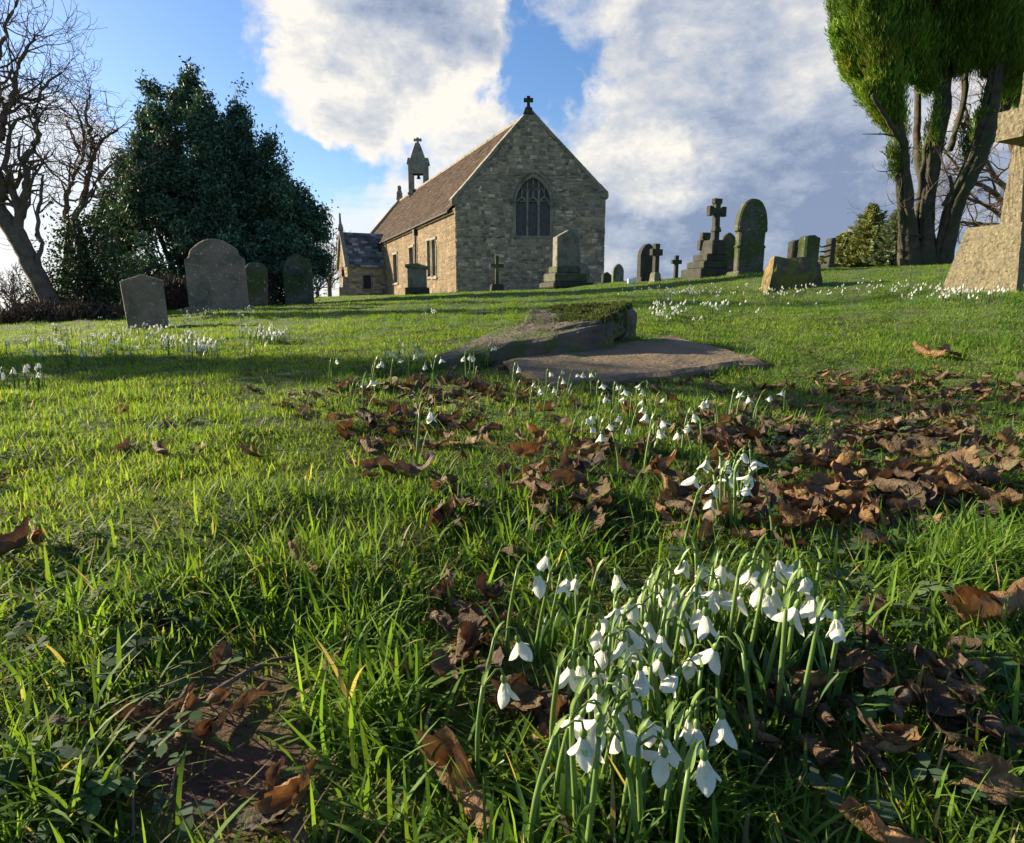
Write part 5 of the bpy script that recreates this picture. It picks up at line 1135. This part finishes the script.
# long coarse blades in the foreground
def lushkeep(x, y, px, py, r, g_):
    d = zone(LUSH, px, py) * .9 + .10 + .25 * (vnoise(x, y, .12, 71) - .55); d *= (1 - .95 * zone(SOIL, px, py)); return rng.uniform(0, 1, len(x)) < d
parts = [field(24000, .17, 1.2, -.9, 5, lambda x, y, r, px, py, n: rng.uniform(.038, .074, n) * (1 + .25 * zone(LUSH, px, py)), lambda r, n: rng.uniform(.0026, .0058, n), lushkeep, (.42, .28), (1.1, .7)),
         field(16000, 1.2, 5, -1.2, 4, lambda x, y, r, px, py, n: rng.uniform(.045, .09, n), lambda r, n: rng.uniform(.003, .005, n), lambda x, y, px, py, r, g_: rng.uniform(0, 1, len(x)) < .10 + zone(LUSH, px, py), (.4, .25), (.8, .5))]
v, f, c = join_blades(parts)
tall = npmesh('long_grass', v, f, c, M['grass']); tag(tall, 'long coarse grass blades in tufts over the foreground', 'grass', kind='stuff')
# low herbs: small rounded leaves close to the soil
HERB = [(900, 640, 140, 110, 1.0), (820, 720, 130, 90, .8), (140, 720, 140, 60, .8), (110, 800, 120, 60, .8), (500, 515, 60, 20, 1.0), (850, 450, 160, 70, .7), (960, 780, 80, 60, .9), (700, 560, 80, 30, .4), (60, 560, 60, 40, .5), (230, 600, 70, 30, .6), (120, 640, 110, 40, .8), (420, 800, 40, 40, .4), (560, 600, 60, 30, .3)]
x, y, r = sample_polar(9000, .17, 2.2, -1.0); z = gz(x, y); px, py = proj(x, y, z); k = rng.uniform(0, 1, len(x)) < zone(HERB, px, py) * .75 * (1 - .8 * zone(SOIL[:2], px, py))
x, y, z, r = x[k], y[k], z[k], r[k]; vs, fs, cs = [], [], []; off = 0
pal = np.array([(.045, .085, .03), (.06, .11, .04), (.035, .07, .028), (.08, .115, .05), (.055, .085, .05)])
for i in range(len(x)):
    nl_ = rnd.choice((3, 3, 4, 5)); a0_ = rnd.uniform(0, 6.28); s_ = rnd.uniform(.0024, .0056) * (1.0 + .3 * r[i]); h = rnd.uniform(.006, .022); col_ = pal[rnd.randrange(5)] * rnd.uniform(.7, 1.35)
    c0 = np.array([x[i], y[i], z[i] + h]); tl_ = np.array([rnd.gauss(0, .3), rnd.gauss(0, .3), 1]); tl_ /= np.linalg.norm(tl_); e1 = np.cross(tl_, [0, 1, .1]); e1 /= np.linalg.norm(e1); e2 = np.cross(tl_, e1)
    for k in range(nl_):
        a = a0_ + 6.283 * k / nl_ + rnd.gauss(0, .15); d = e1 * math.cos(a) + e2 * math.sin(a); q = -e1 * math.sin(a) + e2 * math.cos(a)
        droop = rnd.uniform(-.25, .35); pts = []
        for (u, w_, zz) in ((.1, 0, 0), (.7, .55, .12), (1.3, .75, .1), (1.9, .55, 0), (2.15, 0, -.1), (1.9, -.55, 0), (1.3, -.75, .1), (.7, -.55, .12)): pts.append(c0 + (d * u + q * w_ + tl_ * (zz * .8 - droop * u * u * .2)) * s_)
        vs += pts; fs.append([off + j for j in range(8)]); off += 8; cs += [col_ * rnd.uniform(.85, 1.15)] * 8
herb = npmesh('ground_cover', np.array(vs), [np.array(fs)], np.array(cs), M['cover']); tag(herb, 'small rounded weed leaves close to the soil', 'weeds', kind='stuff')
# dry straw and stalks on the soil
x, y, r = sample_polar(1500, .17, 1.6, -1.0); z = gz(x, y); px, py = proj(x, y, z); n = len(x)
v, q_, t_, c = blades(np.stack([x, y, z + .004], 1), rng.uniform(.02, .075, n), rng.uniform(.0010, .0024, n), rng.uniform(0, 6.28, n), rng.normal(1.38, .14, n), rng.normal(.1, .25, n), np.array([.22, .17, .09]) * np.exp(rng.normal(0, .35, n))[:, None], 4)
straw = npmesh('dry_straw', v, [q_, t_], c, M['grass']); tag(straw, 'dead straw lying through the grass', 'straw', kind='stuff')

# ------------------------------------------------------------------ fallen leaves
LEAFCOL = [(.13, .080, .055), (.10, .066, .05), (.17, .11, .075), (.085, .060, .05), (.15, .11, .085), (.27, .16, .085), (.15, .105, .085), (.21, .145, .095)]
def leaf_geo(seed, size, colr):
    rg = random.Random(seed); nA, nR = 36, 6; vs, cs = [(0, 0, 0)], []; lob = rg.choice((5, 5, 3)); ph = rg.uniform(0, .5); asp = rg.uniform(.65, .95)
    rho = rg.choice((.22, .28, .36, .5, .7, 1.1)) * rg.uniform(.85, 1.15); rho2 = rg.choice((-1, 1)) * rg.uniform(.6, 2.5); tw_ = rg.uniform(-.9, .9); axis = rg.uniform(-.5, .5); fx = [rg.uniform(4, 9) for _ in range(4)]; fp = [rg.uniform(0, 6) for _ in range(4)]
    def shape(px_, py_):
        a = px_ * math.cos(axis) + py_ * math.sin(axis); b_ = -px_ * math.sin(axis) + py_ * math.cos(axis)
        k = rho * (1 + .5 * b_); ang_ = a / k; x = k * math.sin(ang_); zz = k * (1 - math.cos(ang_)); zz += b_ * b_ / (2 * rho2) + tw_ * a * b_ * .5
        zz += .05 * math.sin(fx[0] * a + fp[0]) * math.cos(fx[1] * b_ + fp[1]) + .03 * math.sin(2 * fx[2] * b_ + fp[2]) + .022 * math.cos(2.3 * fx[3] * a + fp[3])
        return (x * size, b_ * size, zz * size)
    vs = [shape(0, -.1)]; base = np.array(LEAFCOL[colr]) * np.array([.88, .88, .70]); cs = [tuple(base * .8)]
    for i in range(1, nR + 1):
        for k in range(nA):
            a = 2 * math.pi * k / nA; q = a - math.pi / 2
            lobe = abs(math.cos((q) * lob / 2.0 * 1.0)) ** .8; rr = (.64 + .30 * lobe) * (1 if math.cos(q - math.pi) < .88 else .5)
            rr *= 1 + .07 * math.sin(11 * a + fp[0]) + .05 * math.sin(17 * a + fp[1])
            f = i / nR; vs.append(shape(rr * f * math.cos(a) * asp, rr * f * math.sin(a)))
            vein = .82 if (k % 7 == 0) else 1.0; cs.append(tuple(base * vein * rg.uniform(.75, 1.2) * (1.0 if i < nR else .8)))
    fs3 = [(0, 1 + k, 1 + (k + 1) % nA) for k in range(nA)]; fs4 = [(1 + (i - 1) * nA + k, 1 + i * nA + k, 1 + i * nA + (k + 1) % nA, 1 + (i - 1) * nA + (k + 1) % nA) for i in range(1, nR) for k in range(nA)]
    mb = MB(); mb.add(vs, [tuple(f) for f in fs3 + fs4]); mb.c = cs
    st_ = [shape(0, -.1 - .16 * j) for j in range(5)]; mb.tube(st_, [.016 * size, .014 * size, .012 * size, .011 * size, .012 * size], 4, tuple(base * .7))
    return mb
leaf_proto = []
for k in range(16):
    o = leaf_geo(100 + k, 1.0, k % 8).build('fallen_leaf', M['deadleaf'], None, True); leaf_proto.append(o.data); bpy.data.objects.remove(o)
def put_leaf(p, size, label, group, k=None, rot=None):
    o = link(bpy.data.objects.new('fallen_leaf', leaf_proto[rnd.randrange(16) if k is None else k])); o.location = Vector(p); o.scale = (size,) * 3
    o.rotation_euler = rot or (rnd.gauss(0, .3), rnd.gauss(0, .3), rnd.uniform(0, 6.28)); return tag(o, label, 'leaf', group)
GL = 'fallen leaves in the grass'
for (px, py, wpx, k, rot, lb) in ((300, 566, 46, 5, (.5, .3, 1.0), 'curled brown leaf alone in the lit grass left of centre'), (222, 657, 26, 2, (1.1, .1, .3), 'small brown leaf standing on edge above the bare soil patch'),
        (134, 720, 34, 0, (.4, 0, 2.0), 'rolled brown leaf left of the bare soil patch'), (182, 722, 40, 5, (.6, .6, .4), 'torn brown leaf at the end of the long twig'), (466, 790, 104, 5, (.45, -.4, .5), 'big pale brown leaf curling up beside the snowdrop clump'),
        (402, 678, 44, 0, (.8, .2, 2.8), 'brown leaf upright among long grass left of the snowdrops'), (596, 572, 40, 2, (.3, .7, .2), 'smooth tan leaf lying behind the first snowdrops'), (672, 497, 40, 5, (.8, .1, 1.4), 'narrow orange brown leaf on edge between the middle snowdrops'),
        (990, 622, 88, 5, (.1, .2, 1.9), 'large orange brown leaf lit by the sun at the right edge'), (836, 462, 36, 6, (.2, .1, .4), 'purplish grey leaf in the leaf litter'), (926, 356, 28, 5, (.3, .2, .5), 'sunlit orange maple leaf on the lawn, left of two'),
        (952, 354, 26, 2, (.6, -.3, 1.5), 'sunlit orange maple leaf on the lawn, right of two'), (462, 650, 50, 0, (.9, .4, .2), 'red brown leaf propped up at the left of the snowdrop clump'), (566, 730, 58, 7, (1.0, .1, 1.2), 'dark rolled leaf upright inside the snowdrop clump'),
        (270, 812, 46, 3, (.2, .2, 2.4), 'dark broad leaf lying on the bare soil at the bottom'), (288, 832, 42, 2, (.1, .4, 1.0), 'pale brown leaf tip at the very bottom left of centre'), (706, 536, 30, 7, (1.2, .0, .1), 'thin dark leaf standing upright behind the snowdrop clump'),
        (74, 725, 40, 3, (.7, .4, 2.2), 'dark twisted leaf low on the left'), (588, 498, 30, 5, (.3, .3, .6), 'small orange leaf scrap in the grass before the middle snowdrops'), (880, 838, 60, 5, (.1, -.2, .8), 'red brown leaf edge at the bottom right'),
        (1010, 745, 40, 6, (.2, .3, 2.0), 'grey green withered leaf at the lower right edge'), (905, 500, 56, 4, (.3, .5, .4), 'pale folded leaf on top of the leaf litter'), (700, 590, 30, 1, (.4, .4, .4), 'brown leaf behind the tall snowdrop stems'),
        (520, 695, 46, 0, (.7, -.5, 1.9), 'brown crumpled leaf under the left snowdrops'), (945, 735, 46, 1, (.4, .2, .9), 'brown leaf in the shade right of the snowdrop clump')):
    q = hit([px], [py], .012)[0][0]; put_leaf(q, wpx * np.linalg.norm(q - np.array([0, 0, CAMH])) / 620 * .56, lb, GL, k, rot)
n = 60000; px = rng.uniform(-40, 1064, n); py = rng.uniform(345, 843, n); k = rng.uniform(0, 1, n) < (zone(LITTER, px, py) ** 1.3 + .012); px, py = px[k][:6000], py[k][:6000]
q, ok = hit(px, py, .01); q = q[ok]; r = np.hypot(q[:, 0], q[:, 1])
w = r ** 1.7 ; sel = rng.choice(len(q), 1250, replace=False, p=w / w.sum()); q = q[sel]; q = q[~inquad(q[:, 0], q[:, 1], flat_c, -.05) & ~inquad(q[:, 0], q[:, 1], tilt_c, -.05) & (np.hypot(q[:, 0], q[:, 1]) > .34)]
r = np.hypot(q[:, 0], q[:, 1]); size = rng.uniform(.020, .048, len(q)) * np.where(r < .8, .52, .9); order = np.argsort(-size / r); q, size = q[order], size[order]
pxs, _ = proj(q[:, 0], q[:, 1], q[:, 2])
for i in range(min(270, len(q))):
    lb = 'brown withered leaf in the leaf litter right of the grave slabs' if pxs[i] > 640 else 'brown withered leaf scattered in the grass before the grave slabs' if pxs[i] > 330 else 'brown withered leaf scattered in the left part of the lawn'
    put_leaf(q[i] + np.array([0, 0, rnd.uniform(0, .012)]), size[i], lb, GL)
vs, cs, f3, f4 = [], [], [], []; off = 0
pv = []
for me in leaf_proto:
    a = np.zeros(len(me.vertices) * 3); me.vertices.foreach_get('co', a); c = np.zeros(len(me.vertices) * 4, np.float32); me.color_attributes['Col'].data.foreach_get('color', c)
    pv.append((a.reshape(-1, 3), c.reshape(-1, 4)[:, :3], [np.array([p.vertices[:] for p in me.polygons if len(p.vertices) == m]) for m in (3, 4)]))
for i in range(270, len(q)):
    a, c, (t3, t4) = pv[i % 16]; rot = np.array(Matrix.Rotation(rnd.uniform(0, 6.28), 3, 'Z') @ Matrix.Rotation(rnd.gauss(0, .45), 3, 'X') @ Matrix.Rotation(rnd.gauss(0, .4), 3, 'Y'))
    vs.append(a * np.array([1, 1, .6]) @ rot.T * size[i] * 1.0 + q[i] - np.array([0, 0, .006])); cs.append(c); f3.append(t3 + off); f4.append(t4 + off); off += len(a)
litter = npmesh('leaf_litter', np.concatenate(vs), [np.concatenate(f3), np.concatenate(f4)], np.concatenate(cs), M['deadleaf'], smooth=True); tag(litter, 'small brown leaf fragments lying through the grass', 'leaf litter', kind='stuff')
# twigs
for pts, rad_, lb in (([(188, 712), (214, 692), (246, 672), (272, 660), (300, 656)], .0022, 'long thin twig lying across the bare soil patch'), ([(172, 790), (176, 765), (184, 752)], .0009, 'pale straw thin twig upright on the bare soil'),
                      ([(895, 600), (880, 612), (868, 640), (872, 668)], .0012, 'curved reddish stalk beside the right snowdrops'), ([(600, 476), (640, 478), (560, 470), (520, 474)], .003, 'dark twig lying behind the middle snowdrops'),
                      ([(135, 770), (133, 800), (134, 835)], .0009, 'pale dry stalk at the bottom left')):
    p3 = [hit([a], [b_], .012)[0][0] for a, b_ in pts]; o = p3[0]; mb = MB(); mb.tube([p - o for p in p3], [rad_, rad_, rad_ * .9, rad_ * .8, rad_ * .6][:len(p3)] , 6); t = mb.build('twig', M['twig'], None, True); t.location = Vector(o); tag(t, lb, 'twig')

# ------------------------------------------------------------------ snowdrops
def petal(mb, L, wd, az, splay, droop_col=(1, 1, 1), z0=0.0, curl=.35, tip=None):
    """one petal hanging from (0,0,z0): a spoon that swings outwards by splay and turns in a little at its tip"""
    nU, nV = 9, 7; vs = []; cols = []; r_, z_ = .0012, z0
    for i in range(nU):
        u = i / (nU - 1); th = splay * (.45 + .75 * min(1, u * 1.6)) - curl * max(0, u - .6) * 1.6
        w = wd * .5 * max(.12 if i == 0 else .05, (math.sin(math.pi * (u * .86 + .10)) ** .9) * (.62 + .55 * u)) * (1.0 if u < .9 else 1 - (u - .9) * 5.5)
        for j in range(nV):
            v = (j / (nV - 1) - .5) * 2; cup = .42 * w * v * v
            vs.append((r_ - cup * math.cos(th), v * w, z_ - cup * math.sin(th) * .5)); cols.append(tip if (tip and u > .55) else droop_col)
        r_ += L / (nU - 1) * math.sin(th); z_ -= L / (nU - 1) * math.cos(th)
    ca, sa = math.cos(az), math.sin(az); vs = [(x * ca - y * sa, x * sa + y * ca, z) for x, y, z in vs]
    b0 = len(mb.v); mb.add(vs, [(i * nV + j, i * nV + j + 1, (i + 1) * nV + j + 1, (i + 1) * nV + j) for i in range(nU - 1) for j in range(nV - 1)]); mb.c[b0:] = cols
def snowdrop_proto(seed, detail=True):
    rg = random.Random(seed); h = .070; lean = rg.uniform(.0, .16); d = Vector((1, 0, 0)); out = {}
    pts = [Vector((0, 0, -.006))]
    for i in range(1, 7): f = i / 6; pts.append(Vector((lean * h * f * f + .002 * math.sin(3 * f + seed), .002 * math.sin(2 * f + seed * 2), h * f)))
    mb = MB(); mb.tube(pts, [.0017, .0016, .0015, .0015, .0014, .0013, .0012], 6)
    top = pts[-1]; dd = (pts[-1] - pts[-2]).normalized()
    arc = [top + dd * .004 + d * (.004), top + dd * .0075 + d * .0075, top + dd * .0065 + d * .0115, top + dd * .002 + d * .0135]
    mb.tube([top] + arc, [.0008, .0007, .0006, .0006, .0007], 5); out['stem'] = mb
    mb = MB(); sp = []      # spathe: narrow green hood rising past the flower
    for i in range(7):
        f = i / 6; w = .0018 * math.sin(math.pi * min(1, .12 + f * .88)) + .0003; c = top - dd * .001 + dd * (.0125 * f) + d * (.0045 * f * f - .001 * f)
        for v in (-1, 0, 1): sp.append(c + Vector((-.0012 * abs(v) + .0006, v * w, 0)))
    mb.add(sp, [(i * 3 + j, i * 3 + j + 1, i * 3 + j + 4, i * 3 + j + 3) for i in range(6) for j in range(2)]); out['spathe'] = mb
    hang = arc[-1]; tilt = Matrix.Rotation(rg.uniform(-.5, .2), 3, 'Y') @ Matrix.Rotation(rg.gauss(0, .18), 3, 'X')
    mb = MB(); nn = 8; vs = []
    for r_, z in ((.0007, .0), (.0017, -.0013), (.0020, -.0030), (.0016, -.0050)): vs += [hang + tilt @ Vector((r_ * math.cos(6.283 * k / nn), r_ * math.sin(6.283 * k / nn), z)) for k in range(nn)]
    mb.add(vs, [(i * nn + k, i * nn + (k + 1) % nn, (i + 1) * nn + (k + 1) % nn, (i + 1) * nn + k) for i in range(3) for k in range(nn)]); out['ovary'] = mb
    fl0 = MB(); splay = rg.choice((.32, .48, .6, .72, .85, 1.05)); a0_ = rg.uniform(0, 2.1); L = rg.uniform(.0134, .0158); wd = rg.uniform(.0090, .0108)
    for k in range(3): petal(fl0, L * rg.uniform(.94, 1.06), wd, a0_ + k * 2.094 + rg.gauss(0, .1), splay * rg.uniform(.75, 1.25), z0=-.0045)
    for k in range(5): petal(fl0, L * .66, wd * .66, a0_ + .6 + k * 1.257, .28 + rg.gauss(0, .1), (.95, .97, .88), z0=-.0045, tip=(.55, .78, .30))
    fm = MB(); fm.add([hang + tilt @ Vector(p) for p in fl0.v], fl0.f); fm.c = fl0.c; out['flower'] = fm
    for k in range(3):
        mb = MB(); a = rg.uniform(0, 6.28); LL = rg.uniform(.032, .054); wdl = rg.uniform(.0032, .0048); dr = Vector((math.cos(a), math.sin(a), 0)); sd = Vector((-math.sin(a), math.cos(a), 0)); p = Vector((0, 0, -.004)) + dr * .003; th = rg.uniform(.05, .25); cv = rg.uniform(.2, .9); vs = []
        for i in range(8):
            f = i / 7; w = wdl * .5 * (1 - .55 * f ** 3) * (1 if i < 7 else .35); nm = dr * .0008
            vs += [p + sd * w, p - nm, p - sd * w]; t_ = th + cv * f * f; p = p + (dr * math.sin(t_) + Vector((0, 0, 1)) * math.cos(t_)) * (LL / 7)
        mb.add(vs, [(i * 3 + j, i * 3 + j + 1, i * 3 + j + 4, i * 3 + j + 3) for i in range(7) for j in range(2)]); out['leaf%d' % k] = mb
    return out, hang - tilt @ Vector((0, 0, .012)) + Vector((0, 0, 0))
PM = {'stem': M['stem'], 'spathe': M['stem'], 'ovary': M['stem'], 'flower': M['petal'], 'leaf': M['fleaf']}
protos = []
for s_ in range(14):
    parts_, head = snowdrop_proto(300 + s_); dct = []
    for nm_, mb in parts_.items():
        nm2 = 'leaf' if nm_.startswith('leaf') else nm_; o = mb.build(nm2, PM[nm2], None, True); dct.append((nm2, o.data)); bpy.data.objects.remove(o)
    protos.append((dct, head))
def snowdrop(px, py, label, group, hs, k=None, yaw=None, nleaf=3, fat=1.0):
    k = rnd.randrange(14) if k is None else k; dct, head = protos[k]; sc = hs / head.z; yaw = rnd.uniform(-.5, .9) + (math.pi if rnd.random() < .35 else 0) if yaw is None else yaw
    q = hit([px], [py], hs)[0][0]; off_ = Matrix.Rotation(yaw, 3, 'Z') @ Vector((head.x * sc, head.y * sc, 0)); x, y = q[0] - off_.x, q[1] - off_.y; z = g1(x, y)
    r = tag(empty('snowdrop', (x, y, z), yaw), label, 'snowdrop', group); s2 = min(max(sc, .95), 1.25) * fat; r.scale = (s2, s2, (q[2] - z) / head.z if head.z else sc)
    c = 0
    for nm_, me in dct:
        if nm_ == 'leaf':
            c += 1
            if c > nleaf: continue
        o = link(bpy.data.objects.new(nm_, me)); o.parent = r
    return r
front = [(410, 250), (490, 270), (400, 500), (350, 420), (560, 320), (420, 190), (420, 410), (350, 300), (480, 330), (425, 290), (300, 520), (490, 560), (545, 250), (500, 150), (640, 150), (405, 190), (205, 75), (195, 120), (258, 132), (278, 128), (150, 280), (112, 385), (335, 258), (380, 205), (385, 118), (475, 110), (395, 285), (465, 240), (262, 350), (300, 345), (330, 355), (335, 410), (395, 365), (440, 360), (515, 365), (605, 300), (640, 480), (285, 465), (330, 480),
         (315, 525), (460, 475), (505, 525), (560, 480), (580, 505), (600, 578), (385, 450), (445, 165), (355, 225), (545, 80), (590, 90), (640, 95), (530, 140), (575, 140), (555, 165), (615, 155), (675, 168), (510, 190), (540, 195), (585, 212), (605, 225)]
rear = [(720, 115), (745, 120), (735, 150), (750, 170), (785, 88), (805, 95), (845, 130), (860, 185), (880, 195), (810, 205), (700, 108), (762, 150), (920, 238)]
GF = 'snowdrops in the foreground clump'
special = {4: 'snowdrop with two upright green hoods at the left of the foreground clump', 5: 'leftmost snowdrop of the foreground clump, alone above a brown leaf', 19: 'wide open snowdrop with petals spread, in the middle of the foreground clump', 28: 'lowest hanging snowdrop at the front of the foreground clump',
           20: 'half closed snowdrop bud at the right front of the clump', 0: 'topmost snowdrop of the small trio at the upper left of the clump'}
for i, (a, b_) in enumerate(front):
    px, py = 460 + a / 2.438, 540 + b_ / 2.438
    lb = special.get(i - 16) or ('snowdrop in the upper left trio beside the foreground clump' if 16 <= i < 20 else 'white snowdrop nodding in the dense foreground clump, front and left part' if b_ > 215 else 'white snowdrop nodding at the back of the dense foreground clump')
    snowdrop(px, py - 5, lb, GF, rnd.uniform(.066, .080), nleaf=3)
for i, (a, b_) in enumerate(rear):
    snowdrop(460 + a / 2.438, 540 + b_ / 2.438 - 5, 'small pale snowdrop bud at the far right of the foreground clump' if i == 12 else 'white snowdrop in the right hand tuft of dense green leaves', GF, rnd.uniform(.070, .082))
# the dense leaves of the right hand tuft and of the front clump
lp = []
for (cx, cy_, sx, sy, n_) in ((775, 672, 44, 16, 210), (690, 740, 60, 26, 130), (640, 785, 55, 18, 90)):
    px, py = rng.normal(cx, sx * .55, n_), rng.normal(cy_, sy * .6, n_); q_, ok = hit(px, py); q_ = q_[ok]; m = len(q_)
    lp.append(blades(q_, rng.uniform(.030, .056, m), rng.uniform(.0028, .0045, m), rng.uniform(0, 6.28, m), np.abs(rng.normal(.12, .12, m)), rng.normal(.35, .35, m), np.array([.05, .105, .028]) * np.exp(rng.normal(0, .2, m))[:, None], 6))
v, f, c = join_blades(lp); o = npmesh('snowdrop_leaves', v, f, c, M['grass']); tag(o, 'dense strap leaves round the foot of the foreground snowdrops', 'leaves', kind='stuff')
midA = [(110, 125), (160, 118), (155, 155), (120, 185), (70, 190), (55, 165), (205, 130), (235, 130), (265, 130), (300, 170), (308, 220), (355, 175), (382, 193), (380, 220), (438, 172), (442, 195), (450, 230), (443, 258), (463, 285), (517, 222), (678, 238), (690, 232), (633, 287), (623, 325), (585, 352), (517, 308), (505, 345),
        (355, 292), (325, 318), (240, 298), (268, 290), (258, 327), (307, 360), (390, 335)]
midB = [(688, 458), (752, 458), (768, 470), (825, 430), (848, 455), (760, 518), (720, 547), (825, 515), (843, 560), (650, 520), (680, 605), (775, 490)]
midC = [(798, 203), (832, 222), (905, 213), (960, 198)]
for lst, lb, gp_ in ((midA, 'snowdrop in the scattered row in front of the flat grave slab', 'snowdrops before the grave slabs'), (midB, 'snowdrop in the small tuft among brown leaves behind the main clump', 'snowdrops in the middle tuft'), (midC, 'snowdrop in the short row right of the flat grave slab', 'snowdrops right of the slabs')):
    for a, b_ in lst: snowdrop(520 + a / 3.657, 340 + b_ / 3.657, lb, gp_, rnd.uniform(.060, .076), nleaf=2, fat=1.2)
midD = [(385, 48), (408, 50), (372, 88), (355, 97), (440, 78), (448, 15), (490, 18), (500, 40), (495, 62), (515, 55), (533, 100), (590, 78), (672, 70), (705, 68), (695, 66), (775, 35), (785, 30), (875, 112), (340, 160), (295, 165), (205, 80), (555, 285), (450, 45), (425, 60)]
for a, b_ in midD: snowdrop(280 + a / 3.657, 340 + b_ / 3.657, 'snowdrop standing left of the tilted grave slab', 'snowdrops left of the slabs', rnd.uniform(.075, .095), nleaf=2, fat=1.2)
# far snowdrops: single small meshes, sprinkled in drifts
far_me = []
for s_ in range(6):
    rg_ = random.Random(500 + s_); mb = MB(); h = .10
    mb.mat = 0
    for m_ in range(3):
        ox, oy = rg_.gauss(0, .018), rg_.gauss(0, .018); hh = h * rg_.uniform(.75, 1.1); mb.mat = 0; mb.tube([(ox, oy, -.02), (ox, oy, hh)], [.0022, .0016], 3)
        if m_ == 0 or s_ % 2:
            mb.mat = 1; t0 = len(mb.v)
            fl1 = MB()
            for k in range(3): petal(fl1, .024, .016, k * 2.09 + s_, .5)
            mb.add([(x + ox + .01, y + oy, z + hh) for x, y, z in fl1.v], fl1.f)
        mb.mat = 0
        a = rg_.uniform(0, 6); mb.add([(ox, oy, 0), (ox + .004, oy, 0), (ox + .03 * math.cos(a), oy + .03 * math.sin(a), .06)], [(0, 1, 2)])
    o = mb.build('snowdrop', [M['fleaf'], M['petal']], None, True); far_me.append(o.data); bpy.data.objects.remove(o)
drifts = [(95, 345, 75, 16, 46, 'on the shaded lawn around the small leaning headstone'), (150, 335, 50, 10, 26, 'on the shaded lawn around the small leaning headstone'), (215, 315, 45, 5, 20, 'along the foot of the wide grey headstone'), (262, 342, 30, 7, 22, 'in the clump on the lawn below the wide grey headstone'),
          (30, 392, 34, 6, 5, 'in the sunny grass at the far left'), (190, 355, 50, 9, 16, 'on the shaded lawn around the small leaning headstone'), (430, 316, 8, 3, 5, 'in a small tuft on the lawn before the church'), (668, 318, 30, 10, 24, 'in the drift behind the grave slabs'), (690, 297, 45, 7, 26, 'in the drift behind the grave slabs'),
          (780, 296, 60, 5, 26, 'in the sunny band below the fallen coped stone'), (880, 293, 50, 5, 20, 'in the sunny band between fallen stone and granite cross'), (955, 300, 50, 6, 30, 'along the foot of the granite cross'), (740, 312, 70, 7, 10, 'in the drift behind the grave slabs'), (640, 292, 60, 4, 10, 'in the drift behind the grave slabs')]
far_pts = []
for cx, cy_, sx, sy, n_, lb in drifts:
    n_ = int(n_ * 1.6)
    px, py = rng.normal(cx, sx * .55, n_), rng.normal(cy_, sy * .6, n_); qq, ok = hit(px, py)
    far_pts += [(q_, lb) for q_ in qq[ok] if q_[1] < 25 and not (inquad(q_[0:1], q_[1:2], flat_c)[0] or inquad(q_[0:1], q_[1:2], tilt_c)[0])]
far_pts.sort(key=lambda t: t[0][1])
for q_, lb in far_pts[:160]:
    o = link(bpy.data.objects.new('snowdrop', far_me[rnd.randrange(6)])); o.location = Vector(q_); s_ = rnd.uniform(.85, 1.25); o.scale = (s_, s_, s_); o.rotation_euler = (0, 0, rnd.uniform(0, 6.28)); tag(o, 'tiny distant snowdrop ' + lb, 'snowdrop', 'snowdrops ' + lb)
mb = MB()
for q_, lb in far_pts[160:]:
    me = far_me[rnd.randrange(6)]; Mz = Matrix.Rotation(rnd.uniform(0, 6.28), 3, 'Z') * rnd.uniform(.85, 1.25); b0 = len(mb.v)
    mb.v += [tuple(Mz @ w.co + Vector(q_)) for w in me.vertices]; mb.c += [(1, 1, 1)] * len(me.vertices)
    for pl in me.polygons: mb.f.append(tuple(i + b0 for i in pl.vertices)); mb.m.append(pl.material_index)
o = mb.build('snowdrop_drift', [M['fleaf'], M['petal']], None, True); tag(o, 'farthest snowdrops, white specks sprinkled over the lawn', 'snowdrops', kind='stuff')
